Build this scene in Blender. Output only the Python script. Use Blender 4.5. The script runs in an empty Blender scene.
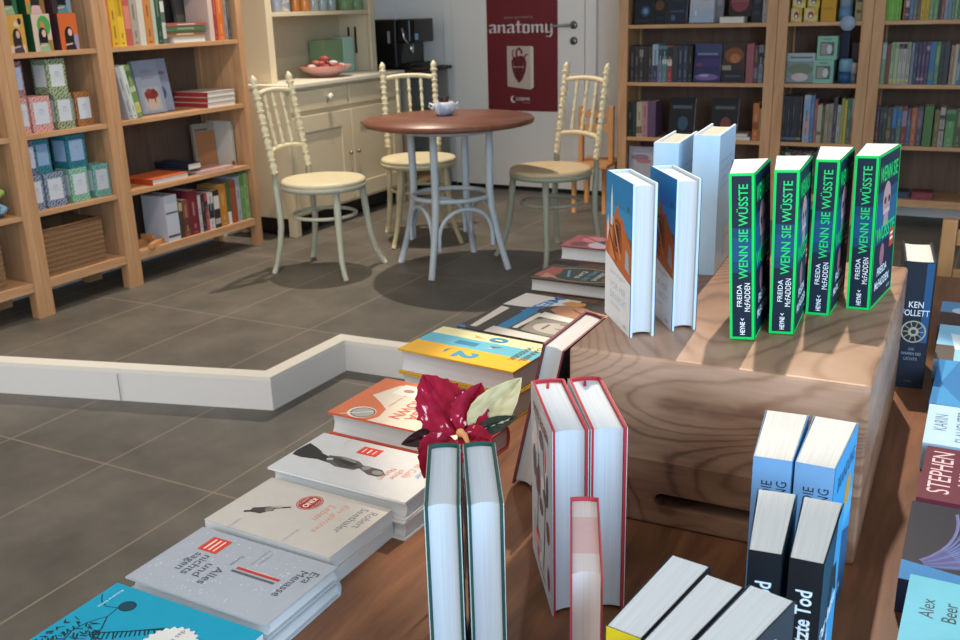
import bpy, bmesh, math, random
from mathutils import Vector, Matrix
random.seed(7)
R = math.radians
col = bpy.context.scene.collection

# ------------------------------------------------------------------ materials
def lin(c):
    return c / 12.92 if c <= 0.04045 else ((c + 0.055) / 1.055) ** 2.4
def rgb(h):
    if isinstance(h, str):
        h = h.lstrip('#'); h = tuple(int(h[i:i + 2], 16) for i in (0, 2, 4))
    return tuple(lin(v / 255.0) for v in h) + (1.0,)
MATS = {}
def new_mat(key):
    m = bpy.data.materials.new(key); m.use_nodes = True
    nt = m.node_tree
    return m, nt, nt.nodes['Principled BSDF']
def flat(h, rough=0.5, spec=0.3, noise=0.06, metal=0.0):
    """plain material with a slight procedural unevenness"""
    key = ('flat', h, rough, spec, metal)
    if key in MATS: return MATS[key]
    m, nt, b = new_mat('paint_%s' % str(h).lstrip('#'))
    c = rgb(h)
    tc = nt.nodes.new('ShaderNodeTexCoord'); n = nt.nodes.new('ShaderNodeTexNoise')
    n.inputs['Scale'].default_value = 60; n.inputs['Detail'].default_value = 3
    nt.links.new(tc.outputs['Object'], n.inputs['Vector'])
    mx = nt.nodes.new('ShaderNodeMix'); mx.data_type = 'RGBA'
    mx.inputs['A'].default_value = tuple(v * (1 - noise) for v in c[:3]) + (1,)
    mx.inputs['B'].default_value = tuple(min(1, v * (1 + noise)) for v in c[:3]) + (1,)
    nt.links.new(n.outputs['Fac'], mx.inputs['Factor'])
    nt.links.new(mx.outputs['Result'], b.inputs['Base Color'])
    b.inputs['Roughness'].default_value = rough
    b.inputs['Specular IOR Level'].default_value = spec
    b.inputs['Metallic'].default_value = metal
    MATS[key] = m; return m
def ramp(nt, stops):
    r = nt.nodes.new('ShaderNodeValToRGB'); e = r.color_ramp.elements
    while len(e) < len(stops): e.new(0.5)
    for k, (p, c) in enumerate(stops): e[k].position = p; e[k].color = rgb(c)
    return r
def wood(key, stops, scale=(1, 1, 1), grain=6.0, distort=4.0, rough=0.5, rot=(0, 0, 0), bump=0.05, bands=True):
    if key in MATS: return MATS[key]
    m, nt, b = new_mat(key)
    tc = nt.nodes.new('ShaderNodeTexCoord'); mp = nt.nodes.new('ShaderNodeMapping')
    mp.inputs['Scale'].default_value = scale; mp.inputs['Rotation'].default_value = rot
    nt.links.new(tc.outputs['Object'], mp.inputs['Vector'])
    n1 = nt.nodes.new('ShaderNodeTexNoise'); n1.inputs['Scale'].default_value = grain
    n1.inputs['Detail'].default_value = 6; n1.inputs['Distortion'].default_value = distort
    nt.links.new(mp.outputs['Vector'], n1.inputs['Vector'])
    n2 = nt.nodes.new('ShaderNodeTexNoise'); n2.inputs['Scale'].default_value = grain * 9
    n2.inputs['Detail'].default_value = 4
    nt.links.new(mp.outputs['Vector'], n2.inputs['Vector'])
    ad = nt.nodes.new('ShaderNodeMath'); ad.operation = 'MULTIPLY_ADD'
    ad.inputs[1].default_value = 0.22; nt.links.new(n2.outputs['Fac'], ad.inputs[0]); nt.links.new(n1.outputs['Fac'], ad.inputs[2])
    sb = nt.nodes.new('ShaderNodeMath'); sb.operation = 'SUBTRACT'; sb.inputs[1].default_value = 0.11
    nt.links.new(ad.outputs[0], sb.inputs[0])
    r = ramp(nt, stops); nt.links.new(sb.outputs[0], r.inputs['Fac'])
    nt.links.new(r.outputs['Color'], b.inputs['Base Color'])
    bp = nt.nodes.new('ShaderNodeBump'); bp.inputs['Strength'].default_value = bump; bp.inputs['Distance'].default_value = 0.002
    nt.links.new(n2.outputs['Fac'], bp.inputs['Height']); nt.links.new(bp.outputs['Normal'], b.inputs['Normal'])
    b.inputs['Roughness'].default_value = rough; b.inputs['Specular IOR Level'].default_value = 0.35
    MATS[key] = m; return m

OAK = lambda ax: wood('oak_board_' + ax, [(.25, 'AC8058'), (.5, 'BE926A'), (.75, 'CAA27C')],
                      {'x': (1.2, 14, 14), 'y': (14, 1.2, 14), 'z': (14, 14, 1.2)}[ax], grain=1.6, distort=1.2, rough=.5)
OAKZ, OAKX = OAK('z'), OAK('x')
BACKBOARD = wood('bookcase_back_board', [(.3, '5E4A3D'), (.7, '6E594A')], (14, 14, 1.2), grain=1.5, distort=1, rough=.7)
TABLE_WOOD = wood('book_table_boards', [(.2, '452B1C'), (.5, '6B452D'), (.8, '87593A')], (9, 1.1, 9), grain=3.0, distort=1.2, rough=.45)
CAFE_TOP = wood('cafe_table_top_wood', [(.2, '5E3827'), (.5, '774836'), (.8, '8E5F49')], (2, 10, 6), grain=2.0, distort=1.0, rough=.38)
KID_CHAIR = wood('light_orange_wood', [(.2, 'B97F4C'), (.8, 'D69E66')], (6, 6, 2), grain=2, distort=1, rough=.45)
STAND_WOOD = wood('pine_wood', [(.2, 'B5986A'), (.8, 'CBB084')], (6, 2, 6), grain=2, distort=1, rough=.5)

def block_material():
    if 'acacia' in MATS: return MATS['acacia']
    m, nt, b = new_mat('acacia_block')
    tc = nt.nodes.new('ShaderNodeTexCoord'); mp = nt.nodes.new('ShaderNodeMapping')
    mp.inputs['Scale'].default_value = (2.6, 1.3, 5.2); mp.inputs['Location'].default_value = (.31, .12, .2)
    nt.links.new(tc.outputs['Object'], mp.inputs['Vector'])
    n0 = nt.nodes.new('ShaderNodeTexNoise'); n0.inputs['Scale'].default_value = 1.0; n0.inputs['Detail'].default_value = .8; n0.inputs['Distortion'].default_value = .9
    nt.links.new(mp.outputs['Vector'], n0.inputs['Vector'])
    ml = nt.nodes.new('ShaderNodeMath'); ml.operation = 'MULTIPLY'; ml.inputs[1].default_value = 230
    nt.links.new(n0.outputs['Fac'], ml.inputs[0])
    nf = nt.nodes.new('ShaderNodeTexNoise'); nf.inputs['Scale'].default_value = 9; nf.inputs['Detail'].default_value = 5
    nt.links.new(mp.outputs['Vector'], nf.inputs['Vector'])
    ad = nt.nodes.new('ShaderNodeMath'); ad.operation = 'MULTIPLY_ADD'; ad.inputs[1].default_value = 4.0
    nt.links.new(nf.outputs['Fac'], ad.inputs[0]); nt.links.new(ml.outputs[0], ad.inputs[2])
    f0 = nt.nodes.new('ShaderNodeMath'); f0.operation = 'SINE'; nt.links.new(ad.outputs[0], f0.inputs[0])
    fr = nt.nodes.new('ShaderNodeMath'); fr.operation = 'MULTIPLY_ADD'; fr.inputs[1].default_value = .5; fr.inputs[2].default_value = .5; nt.links.new(f0.outputs[0], fr.inputs[0])
    pw = nt.nodes.new('ShaderNodeMath'); pw.operation = 'POWER'; pw.inputs[1].default_value = 5.0; nt.links.new(fr.outputs[0], pw.inputs[0])
    nb = nt.nodes.new('ShaderNodeTexNoise'); nb.inputs['Scale'].default_value = 2.0; nb.inputs['Detail'].default_value = 2
    nt.links.new(mp.outputs['Vector'], nb.inputs['Vector'])
    m2 = nt.nodes.new('ShaderNodeMapping'); m2.inputs['Scale'].default_value = (18, 18, 160); nt.links.new(tc.outputs['Object'], m2.inputs['Vector'])
    ng = nt.nodes.new('ShaderNodeTexNoise'); ng.inputs['Scale'].default_value = 1; ng.inputs['Detail'].default_value = 3; nt.links.new(m2.outputs['Vector'], ng.inputs['Vector'])
    gm = nt.nodes.new('ShaderNodeMath'); gm.operation = 'MULTIPLY_ADD'; gm.inputs[1].default_value = .22; nt.links.new(ng.outputs['Fac'], gm.inputs[0]); nt.links.new(nb.outputs['Fac'], gm.inputs[2])
    mix = nt.nodes.new('ShaderNodeMath'); mix.operation = 'MULTIPLY_ADD'; mix.inputs[1].default_value = -.15
    nt.links.new(pw.outputs[0], mix.inputs[0]); nt.links.new(gm.outputs[0], mix.inputs[2])
    r = ramp(nt, [(.22, '4A342A'), (.42, '7C5C49'), (.60, '98775F'), (.8, 'B08E78')])
    nt.links.new(mix.outputs[0], r.inputs['Fac'])
    # the lower plank of the block is a darker board
    sp = nt.nodes.new('ShaderNodeSeparateXYZ'); nt.links.new(tc.outputs['Object'], sp.inputs[0])
    lt = nt.nodes.new('ShaderNodeMath'); lt.operation = 'LESS_THAN'; lt.inputs[1].default_value = .088
    nt.links.new(sp.outputs['Z'], lt.inputs[0])
    mx = nt.nodes.new('ShaderNodeMix'); mx.data_type = 'RGBA'; mx.blend_type = 'MULTIPLY'
    sc = nt.nodes.new('ShaderNodeMath'); sc.operation = 'MULTIPLY'; sc.inputs[1].default_value = .55
    nt.links.new(lt.outputs[0], sc.inputs[0]); nt.links.new(sc.outputs[0], mx.inputs['Factor'])
    nt.links.new(r.outputs['Color'], mx.inputs['A']); mx.inputs['B'].default_value = rgb('A08270')
    nt.links.new(mx.outputs['Result'], b.inputs['Base Color'])
    b.inputs['Roughness'].default_value = .42; b.inputs['Specular IOR Level'].default_value = .35
    MATS['acacia'] = m; return m

def tile_floor(oy=1.99):
    if ('tile', oy) in MATS: return MATS[('tile', oy)]
    m, nt, b = new_mat('grey_stone_tiles')
    tc = nt.nodes.new('ShaderNodeTexCoord'); sp = nt.nodes.new('ShaderNodeSeparateXYZ')
    nt.links.new(tc.outputs['Object'], sp.inputs[0])
    def line(sock, size, off, w):
        a = nt.nodes.new('ShaderNodeMath'); a.operation = 'SUBTRACT'; a.inputs[1].default_value = off; nt.links.new(sock, a.inputs[0])
        p = nt.nodes.new('ShaderNodeMath'); p.operation = 'PINGPONG'; p.inputs[1].default_value = size / 2; nt.links.new(a.outputs[0], p.inputs[0])
        l = nt.nodes.new('ShaderNodeMath'); l.operation = 'LESS_THAN'; l.inputs[1].default_value = w / 2; nt.links.new(p.outputs[0], l.inputs[0])
        return l.outputs[0]
    lx = line(sp.outputs['X'], .472, -2.513, .0065); ly = line(sp.outputs['Y'], .944, oy, .0065)
    mxl = nt.nodes.new('ShaderNodeMath'); mxl.operation = 'MAXIMUM'; nt.links.new(lx, mxl.inputs[0]); nt.links.new(ly, mxl.inputs[1])
    n1 = nt.nodes.new('ShaderNodeTexNoise'); n1.inputs['Scale'].default_value = 3.5; n1.inputs['Detail'].default_value = 8; n1.inputs['Roughness'].default_value = .62
    nt.links.new(tc.outputs['Object'], n1.inputs['Vector'])
    r = ramp(nt, [(.3, '56524C'), (.5, '666159'), (.72, '787169')]); nt.links.new(n1.outputs['Fac'], r.inputs['Fac'])
    mx = nt.nodes.new('ShaderNodeMix'); mx.data_type = 'RGBA'; nt.links.new(mxl.outputs[0], mx.inputs['Factor'])
    nt.links.new(r.outputs['Color'], mx.inputs['A']); mx.inputs['B'].default_value = rgb('8F8371')
    nt.links.new(mx.outputs['Result'], b.inputs['Base Color'])
    b.inputs['Roughness'].default_value = .48; b.inputs['Specular IOR Level'].default_value = .35
    bp = nt.nodes.new('ShaderNodeBump'); bp.inputs['Strength'].default_value = .12; bp.inputs['Distance'].default_value = .003
    nt.links.new(n1.outputs['Fac'], bp.inputs['Height']); nt.links.new(bp.outputs['Normal'], b.inputs['Normal'])
    MATS[('tile', oy)] = m; return m

def pages(h='C8C8C4', axis='x', freq=520):
    """paper edge: fine leaf lines across the thickness"""
    key = ('pages', h, axis)
    if key in MATS: return MATS[key]
    m, nt, b = new_mat('paper_edges'); c = rgb(h)
    tc = nt.nodes.new('ShaderNodeTexCoord'); mp = nt.nodes.new('ShaderNodeMapping')
    s = {'x': (freq, 6, 6), 'z': (6, 6, freq)}[axis]; mp.inputs['Scale'].default_value = s
    nt.links.new(tc.outputs['Object'], mp.inputs['Vector'])
    n = nt.nodes.new('ShaderNodeTexNoise'); n.inputs['Scale'].default_value = 1; n.inputs['Detail'].default_value = 2
    nt.links.new(mp.outputs['Vector'], n.inputs['Vector'])
    r = nt.nodes.new('ShaderNodeMix'); r.data_type = 'RGBA'
    r.inputs['A'].default_value = tuple(v * .82 for v in c[:3]) + (1,); r.inputs['B'].default_value = tuple(min(1, v * 1.08) for v in c[:3]) + (1,)
    nt.links.new(n.outputs['Fac'], r.inputs['Factor']); nt.links.new(r.outputs['Result'], b.inputs['Base Color'])
    bp = nt.nodes.new('ShaderNodeBump'); bp.inputs['Strength'].default_value = .25; bp.inputs['Distance'].default_value = .0006
    nt.links.new(n.outputs['Fac'], bp.inputs['Height']); nt.links.new(bp.outputs['Normal'], b.inputs['Normal'])
    b.inputs['Roughness'].default_value = .75; b.inputs['Specular IOR Level'].default_value = .2
    MATS[key] = m; return m

def pattern(h1, h2, scale=70, kind='check'):
    key = ('pat', h1, h2, scale, kind)
    if key in MATS: return MATS[key]
    m, nt, b = new_mat('printed_pattern')
    tc = nt.nodes.new('ShaderNodeTexCoord')
    if kind == 'check':
        mp = nt.nodes.new('ShaderNodeMapping'); mp.inputs['Rotation'].default_value = (R(45), R(20), R(45))
        nt.links.new(tc.outputs['Object'], mp.inputs['Vector'])
        t = nt.nodes.new('ShaderNodeTexVoronoi'); t.inputs['Scale'].default_value = scale; t.inputs['Randomness'].default_value = .25
        nt.links.new(mp.outputs['Vector'], t.inputs['Vector']); out = t.outputs['Distance']; st = [(.35, h1), (.5, h2)]
    elif kind == 'weave':
        mp = nt.nodes.new('ShaderNodeMapping'); mp.inputs['Scale'].default_value = (1, 1, 3)
        nt.links.new(tc.outputs['Object'], mp.inputs['Vector'])
        t = nt.nodes.new('ShaderNodeTexNoise'); t.inputs['Scale'].default_value = scale; t.inputs['Detail'].default_value = 4
        nt.links.new(mp.outputs['Vector'], t.inputs['Vector']); out = t.outputs['Fac']; st = [(.35, h1), (.65, h2)]
    else:
        t = nt.nodes.new('ShaderNodeTexNoise'); t.inputs['Scale'].default_value = scale; t.inputs['Detail'].default_value = 3
        nt.links.new(tc.outputs['Object'], t.inputs['Vector']); out = t.outputs['Fac']; st = [(.45, h1), (.56, h2)]
    r = ramp(nt, st); nt.links.new(out, r.inputs['Fac']); nt.links.new(r.outputs['Color'], b.inputs['Base Color'])
    b.inputs['Roughness'].default_value = .55
    if kind == 'weave':
        bp = nt.nodes.new('ShaderNodeBump'); bp.inputs['Strength'].default_value = .8; bp.inputs['Distance'].default_value = .01
        nt.links.new(out, bp.inputs['Height']); nt.links.new(bp.outputs['Normal'], b.inputs['Normal'])
    MATS[key] = m; return m

# ------------------------------------------------------------------ mesh builder
class MB:
    def __init__(s): s.v = []; s.f = []; s.fm = []; s.sm = []; s.mats = []
    def mi(s, m):
        if m not in s.mats: s.mats.append(m)
        return s.mats.index(m)
    def add(s, verts, faces, mat, smooth=False, M=None):
        o = len(s.v)
        for p in verts:
            p = Vector(p); s.v.append(M @ p if M is not None else p)
        k = s.mi(mat)
        for f in faces: s.f.append([o + i for i in f]); s.fm.append(k); s.sm.append(smooth)
        return s
    def box(s, a, b, mat, M=None):
        x0, y0, z0 = a; x1, y1, z1 = b
        vs = [(x0, y0, z0), (x1, y0, z0), (x1, y1, z0), (x0, y1, z0), (x0, y0, z1), (x1, y0, z1), (x1, y1, z1), (x0, y1, z1)]
        return s.add(vs, [(0, 3, 2, 1), (4, 5, 6, 7), (0, 1, 5, 4), (1, 2, 6, 5), (2, 3, 7, 6), (3, 0, 4, 7)], mat, False, M)
    def prism(s, pts, z0, z1, mat, M=None, smooth=False):
        n = len(pts)
        vs = [(x, y, z0) for x, y in pts] + [(x, y, z1) for x, y in pts]
        fs = [tuple(reversed(range(n))), tuple(range(n, 2 * n))]
        s.add(vs, fs, mat, False, M)
        return s.add(vs, [(i, (i + 1) % n, n + (i + 1) % n, n + i) for i in range(n)], mat, smooth, M)
    def ribbon(s, pts, th, z0, z1, mat, M=None, smooth=False):
        """a sheet of thickness th following the 2D polyline pts, upright from z0 to z1 (offset to the right of travel)"""
        n = len(pts); P = [Vector((x, y)) for x, y in pts]; off = []
        for i in range(n):
            d0 = (P[i] - P[i - 1]).normalized() if i else None
            d1 = (P[i + 1] - P[i]).normalized() if i < n - 1 else None
            d0 = d0 or d1; d1 = d1 or d0
            n0 = Vector((d0.y, -d0.x)); n1 = Vector((d1.y, -d1.x)); b = (n0 + n1)
            b = b / max(.35, b.dot(n0)); off.append(P[i] + b * th)
        loop = P + list(reversed(off))
        m = len(loop)
        vs = [(p.x, p.y, z0) for p in loop] + [(p.x, p.y, z1) for p in loop]
        fs = []
        for i in range(n - 1):
            j = m - 1 - i
            fs += [(i, j, j - 1, i + 1)[::-1], (m + i, m + i + 1, m + j - 1, m + j)[::-1]]
        for i in range(m): fs.append((i, (i + 1) % m, m + (i + 1) % m, m + i))
        return s.add(vs, fs, mat, smooth, M)
    def tube(s, path, rad, mat, n=10, M=None, closed=False, caps=True):
        P = [Vector(p) for p in path]; k = len(P)
        rad = rad if isinstance(rad, (list, tuple)) else [rad] * k
        vs = []; up = None
        for i in range(k):
            if closed: t = (P[(i + 1) % k] - P[i - 1]).normalized()
            else: t = (P[min(i + 1, k - 1)] - P[max(i - 1, 0)]).normalized()
            if up is None: up = Vector((0, 0, 1)) if abs(t.z) < .9 else Vector((1, 0, 0))
            a = t.cross(up).normalized(); bb = a.cross(t).normalized(); up = bb
            for j in range(n):
                q = 2 * math.pi * j / n
                vs.append(P[i] + (a * math.cos(q) + bb * math.sin(q)) * rad[i])
        fs = []
        for i in range(k if closed else k - 1):
            for j in range(n):
                a0 = i * n + j; a1 = i * n + (j + 1) % n; i2 = (i + 1) % k
                fs.append((a0, i2 * n + j, i2 * n + (j + 1) % n, a1)[::-1])
        s.add(vs, fs, mat, True, M)
        if caps and not closed: s.add(vs, [tuple(range(n)), tuple(reversed(range((k - 1) * n, k * n)))], mat, False, M)
        return s
    def lathe(s, prof, mat, n=24, M=None, smooth=True):
        k = len(prof); vs = []
        for r, z in prof:
            for j in range(n):
                q = 2 * math.pi * j / n; vs.append((r * math.cos(q), r * math.sin(q), z))
        fs = [(i * n + j, i * n + (j + 1) % n, (i + 1) * n + (j + 1) % n, (i + 1) * n + j) for i in range(k - 1) for j in range(n)]
        s.add(vs, fs, mat, smooth, M)
        if prof[0][0] > 1e-5: s.add(vs[:n], [tuple(reversed(range(n)))], mat, False, M)
        if prof[-1][0] > 1e-5: s.add(vs[-n:], [tuple(range(n))], mat, False, M)
        return s
    def ball(s, c, r, mat, n=12, M=None, sq=(1, 1, 1)):
        prof = [(max(1e-6, math.sin(math.pi * i / n)), -math.cos(math.pi * i / n)) for i in range(n + 1)]
        T = Matrix.Translation(c) @ Matrix.Diagonal((r * sq[0], r * sq[1], r * sq[2], 1))
        return s.lathe(prof, mat, n * 2, (M @ T) if M is not None else T)
    def build(s, name, parent=None, bevel=0, seg=2, weld=True):
        me = bpy.data.meshes.new(name)
        me.from_pydata([tuple(p) for p in s.v], [], s.f)
        for m in s.mats: me.materials.append(m)
        for p, k, sm in zip(me.polygons, s.fm, s.sm): p.material_index = k; p.use_smooth = sm
        bm = bmesh.new(); bm.from_mesh(me)
        if weld: bmesh.ops.remove_doubles(bm, verts=bm.verts, dist=2e-5)
        if bevel:
            es = [e for e in bm.edges if len(e.link_faces) == 2 and e.calc_face_angle(0) > .6]
            bmesh.ops.bevel(bm, geom=es, offset=bevel, segments=seg, profile=.6, affect='EDGES', clamp_overlap=True)
        bm.to_mesh(me); bm.free(); me.update()
        o = bpy.data.objects.new(name, me); col.objects.link(o)
        if parent: o.parent = parent
        return o

TEXT_CACHE = {}
def text_mesh(body, bold=0.0, shear=0.0):
    k = (body, bold, shear)
    if k in TEXT_CACHE: return TEXT_CACHE[k]
    cu = bpy.data.curves.new('lettering_curve', 'FONT'); cu.body = body; cu.size = 1; cu.offset = bold; cu.shear = shear
    cu.resolution_u = 3; cu.align_x = 'LEFT'
    ob = bpy.data.objects.new('lettering_curve', cu); col.objects.link(ob)
    bpy.context.view_layer.update()
    dg = bpy.context.evaluated_depsgraph_get()
    me = bpy.data.meshes.new_from_object(ob.evaluated_get(dg))
    vs = [(v.co.x, v.co.y) for v in me.vertices]; fs = [tuple(p.vertices) for p in me.polygons]
    bpy.data.objects.remove(ob); bpy.data.curves.remove(cu); bpy.data.meshes.remove(me)
    x0 = min(v[0] for v in vs); x1 = max(v[0] for v in vs); y0 = min(v[1] for v in vs); y1 = max(v[1] for v in vs)
    TEXT_CACHE[k] = (vs, fs, x0, x1, y0, y1)
    return TEXT_CACHE[k]

def art(mb, O, U, V, shapes, step=.00012, base=.00012, rough=.52):
    """flat printed shapes on the plane O + u*U + v*V (metres), each printed over the last"""
    O, U, V = Vector(O), Vector(U).normalized(), Vector(V).normalized(); N = U.cross(V)
    k = 0; step = min(step, .0004 / max(1, len(shapes))) if step < .00019 else step
    for sh in shapes:
        h = base + step * k; k += 1
        put = lambda pts: [O + U * a + V * b + N * h for a, b in pts]
        t = sh[0]
        if t == 'r':
            _, a, b, c, d, cl = sh
            mb.add(put([(a, b), (c, b), (c, d), (a, d)]), [(0, 1, 2, 3)], cl if not isinstance(cl, str) else flat(cl, rough))
        elif t == 'p':
            _, pts, cl = sh
            area = sum(pts[i - 1][0] * pts[i][1] - pts[i][0] * pts[i - 1][1] for i in range(len(pts)))
            if area < 0: pts = pts[::-1]
            mb.add(put(pts), [tuple(range(len(pts)))], cl if not isinstance(cl, str) else flat(cl, rough))
        elif t == 'e':
            _, a, b, ra, rb, cl = sh; n = 28
            mb.add(put([(a + ra * math.cos(2 * math.pi * i / n), b + rb * math.sin(2 * math.pi * i / n)) for i in range(n)]), [tuple(range(n))], cl if not isinstance(cl, str) else flat(cl, rough))
        elif t == 'o':      # ring
            _, a, b, ra, rb, w, cl = sh; n = 36
            pts = [(a + q * math.cos(2 * math.pi * i / n), b + p * math.sin(2 * math.pi * i / n)) for q, p in ((ra - w, rb - w), (ra, rb)) for i in range(n)]
            mb.add(put(pts), [(i, n + i, n + (i + 1) % n, (i + 1) % n) for i in range(n)], flat(cl, rough))
        elif t == 's':      # stroke
            _, pts, w, cl = sh
            for i in range(len(pts) - 1):
                p, q = Vector(pts[i]), Vector(pts[i + 1]); d = (q - p)
                if d.length < 1e-7: continue
                d.normalize(); nn = Vector((-d.y, d.x)) * w / 2
                mb.add(put([tuple(p - nn), tuple(q - nn), tuple(q + nn), tuple(p + nn)]), [(0, 1, 2, 3)], flat(cl, rough))
        elif t == 't':      # text: body, centre u, v, cap height, width or None, rotation, colour [, bold]
            body, cu_, cv_, hh, ww, rot, cl = sh[1:8]; bold = sh[8] if len(sh) > 8 else 0; shear = sh[9] if len(sh) > 9 else 0
            vs, fs, x0, x1, y0, y1 = text_mesh(body, bold, shear)
            sx = hh / (y1 - y0); sxx = (ww / (x1 - x0)) if ww else sx
            c, s_ = math.cos(R(rot)), math.sin(R(rot)); pts = []
            for x, y in vs:
                a = (x - (x0 + x1) / 2) * sxx; b = (y - (y0 + y1) / 2) * sx
                pts.append((cu_ + a * c - b * s_, cv_ + a * s_ + b * c))
            mb.add(put(pts), fs, flat(cl, rough))
    return mb

def empty(name, loc=(0, 0, 0), rot=0, M=None):
    o = bpy.data.objects.new(name, None); o.empty_display_size = .05; col.objects.link(o)
    if M is not None: o.matrix_world = M
    else: o.location = loc; o.rotation_euler = (0, 0, rot)
    return o
def tag(o, label, cat, group=None, kind=None):
    o['label'] = label; o['category'] = cat
    if group: o['group'] = group
    if kind: o['kind'] = kind
    return o
def struct(o): o['kind'] = 'structure'; return o
def copy_tree(o, parent=None):
    c = o.copy(); col.objects.link(c)
    if parent is not None: c.parent = parent
    for ch in list(o.children): copy_tree(ch, c)
    return c
STAND = Matrix.Identity(4)
LIE = Matrix(((0, 0, 1, 0), (0, -1, 0, 0), (1, 0, 0, 0), (0, 0, 0, 1)))   # front cover up, head to +X, spine to +Y

# ------------------------------------------------------------------ books
# local frame: x = thickness (front cover at +x), y = width (spine at -y), z = height
def arc(n): return [(-1 + 2 * i / n) for i in range(n + 1)]
def hardback(root, T, W, H, board, paper='C9C8C4', jacket=None, ribbon=None, flare=0.0, th=.0026, bulge=.006):
    """boards with a rounded spine, set-back page block, optional dust jacket"""
    bd = flat(board, .5) if isinstance(board, str) else board
    hx = T / 2; hw = W / 2; mb = MB()
    spine = [(-hx * t, -hw - bulge * (1 - t * t) * .6 + .003) for t in arc(8)]
    pts = [(hx + flare, hw)] + [(hx, hw * .3)] + spine[0:0] + [(hx, -hw + .003)] + [(a, b) for a, b in [(-hx * t, -hw - bulge * .6 * (1 - t * t) + .003) for t in arc(8)][1:-1]] + [(-hx, -hw + .003), (-hx, hw * .3), (-hx - flare, hw)]
    mb.ribbon(pts, th, 0, H, bd)
    mb.build('cover', root)
    if jacket:
        mj = MB(); mj.ribbon(pts, -.0006, .0008, H - .0008, flat(jacket, .3, .5) if isinstance(jacket, str) else jacket)
        mj.build('dust_jacket', root)
    pb = MB(); ih = hx - th - .0003; fy = hw - .0045
    prof = [(ih * t, fy - .005 * (1 - t * t)) for t in arc(10)][::-1] + [(ih * t, -hw + .003 - bulge * .5 * (1 - t * t) + .001) for t in arc(8)]
    pb.prism(prof, .004, H - .004, pages(paper), smooth=False)
    pb.build('page_block', root)
    if ribbon:
        rb = MB(); rb.tube([(0, -hw + .004, H - .006), (.001, -hw + .01, H - .002), (.003, -hw + .02, H - .0035)], .0016, flat(ribbon, .5), 6)
        rb.build('ribbon_marker', root)
    return pts
FLARE = {}
def softback(root, T, W, H, cover, paper='C8C7C2', flare=0.0, th=.0005):
    cv = flat(cover, .5, .3) if isinstance(cover, str) else cover
    hx = T / 2; hw = W / 2
    mb = MB(); pts = [(hx + flare, hw), (hx, -hw), (-hx, -hw), (-hx - flare, hw)]; FLARE[root.name] = flare
    mb.ribbon(pts, th, 0, H, cv); mb.build('cover', root)
    pb = MB(); g = th + .0001
    pb.prism([(hx + flare * .9 - g * 2, hw - .0006), (-hx - flare * .9 + g * 2, hw - .0006), (-hx + g, -hw + g), (hx - g, -hw + g)], .0002, H - .0004, pages(paper))
    pb.build('page_block', root)
def book_front(root, T, W, H, shapes, name='cover_print', lift=.0): 
    mb = MB(); art(mb, (T / 2 + lift, -W / 2, 0), (FLARE.get(root.name, 0), W, 0), (0, 0, 1), shapes); return mb.build(name, root, weld=False)
def book_spine(root, T, W, H, shapes, name='spine_print', lift=.0):
    mb = MB(); art(mb, (-T / 2, -W / 2 - lift, 0), (1, 0, 0), (0, 0, 1), shapes); return mb.build(name, root, weld=False)
def book_back(root, T, W, H, shapes, name='back_print', lift=.0):
    mb = MB(); art(mb, (-T / 2 - FLARE.get(root.name, 0) - lift, W / 2, 0), (FLARE.get(root.name, 0), -W, 0), (0, 0, 1), shapes); return mb.build(name, root, weld=False)
def place(root, x, y, z, rot=0, lean=0):
    root.matrix_world = Matrix.Translation((x, y, z)) @ Matrix.Rotation(R(lean), 4, 'Y') @ Matrix.Rotation(R(rot), 4, 'Z')
    return root
def lay(root, x0, y0, z, T, W, H, rot=0):
    """x0,y0 = corner nearest the viewer's left (fore edge / tail); book lies face up with its head towards +X"""
    root.matrix_world = Matrix.Translation((x0, y0, z)) @ Matrix.Rotation(R(rot), 4, 'Z') @ Matrix.Translation((0, W / 2, T / 2)) @ LIE
    return root

# ------------------------------------------------------------------ room shell
ZL = -.127        # lower floor, one step below the cafe floor at z = 0
WL, WB = -4.10, 6.36
def slab(name, pts, z0, z1, mat):
    o = MB().prism(pts, z0, z1, mat).build(name); return struct(o)
edge = [(WL, 2.089), (-2.306, 2.594), (-2.300, 3.055), (2.2, 3.29)]
slab('floor', edge + [(2.2, WB), (WL, WB)], ZL - .02, 0, tile_floor(3.105))
slab('floor_lower', [(WL - .6, -1.2), (2.2, -1.2), (2.2, 3.6), (WL - .6, 3.6)], ZL - .12, ZL, tile_floor())
bpy.data.objects['floor_lower'].name = 'floor.001'
WHITE_RISER = flat('E6E2DE', .4, .4, .02)
m = MB(); m.ribbon(edge, .016, ZL, .004, WHITE_RISER)
struct(m.build('trim_1', bevel=.0015))
m = MB(); m.ribbon(edge, -.045, .0, .006, flat('EFEADF', .4, .4, .02)); m.ribbon(edge, .018, -.012, .006, flat('EFEADF', .4, .4, .02))
struct(m.build('trim_2'))
m = MB(); m.box((-.0015, -.0178, ZL), (.0015, -.0162, -.013), flat('8E8C88'), Matrix.Translation((-2.894, 2.421, 0)) @ Matrix.Rotation(math.atan2(.505, 1.794), 4, 'Z')); struct(m.build('trim_5'))
WALLP = flat('EAE6E0', .6, .3, .02)
struct(MB().box((WL - .1, 1.2, ZL), (WL, WB, 3.1), WALLP).build('wall_left'))
struct(MB().box((2.2, .6, ZL), (2.3, WB, 3.1), WALLP).build('wall_right'))  # unseen wall, added to cut ambient light reaching the back bookcases
struct(MB().box((WL - .1, WB, ZL), (2.2, WB + .1, 3.1), WALLP).build('wall_back'))
struct(MB().box((WL, WB - .012, 0), (-3.62, WB, .045), flat('2E2B29')).build('baseboard_back'))
struct(MB().box((WL, .6, 3.0), (2.2, WB, 3.1), flat('D8D6D2', .7, .2, .02)).build('ceiling'))  # unseen ceiling, put in to block overhead light and dim the back
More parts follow.
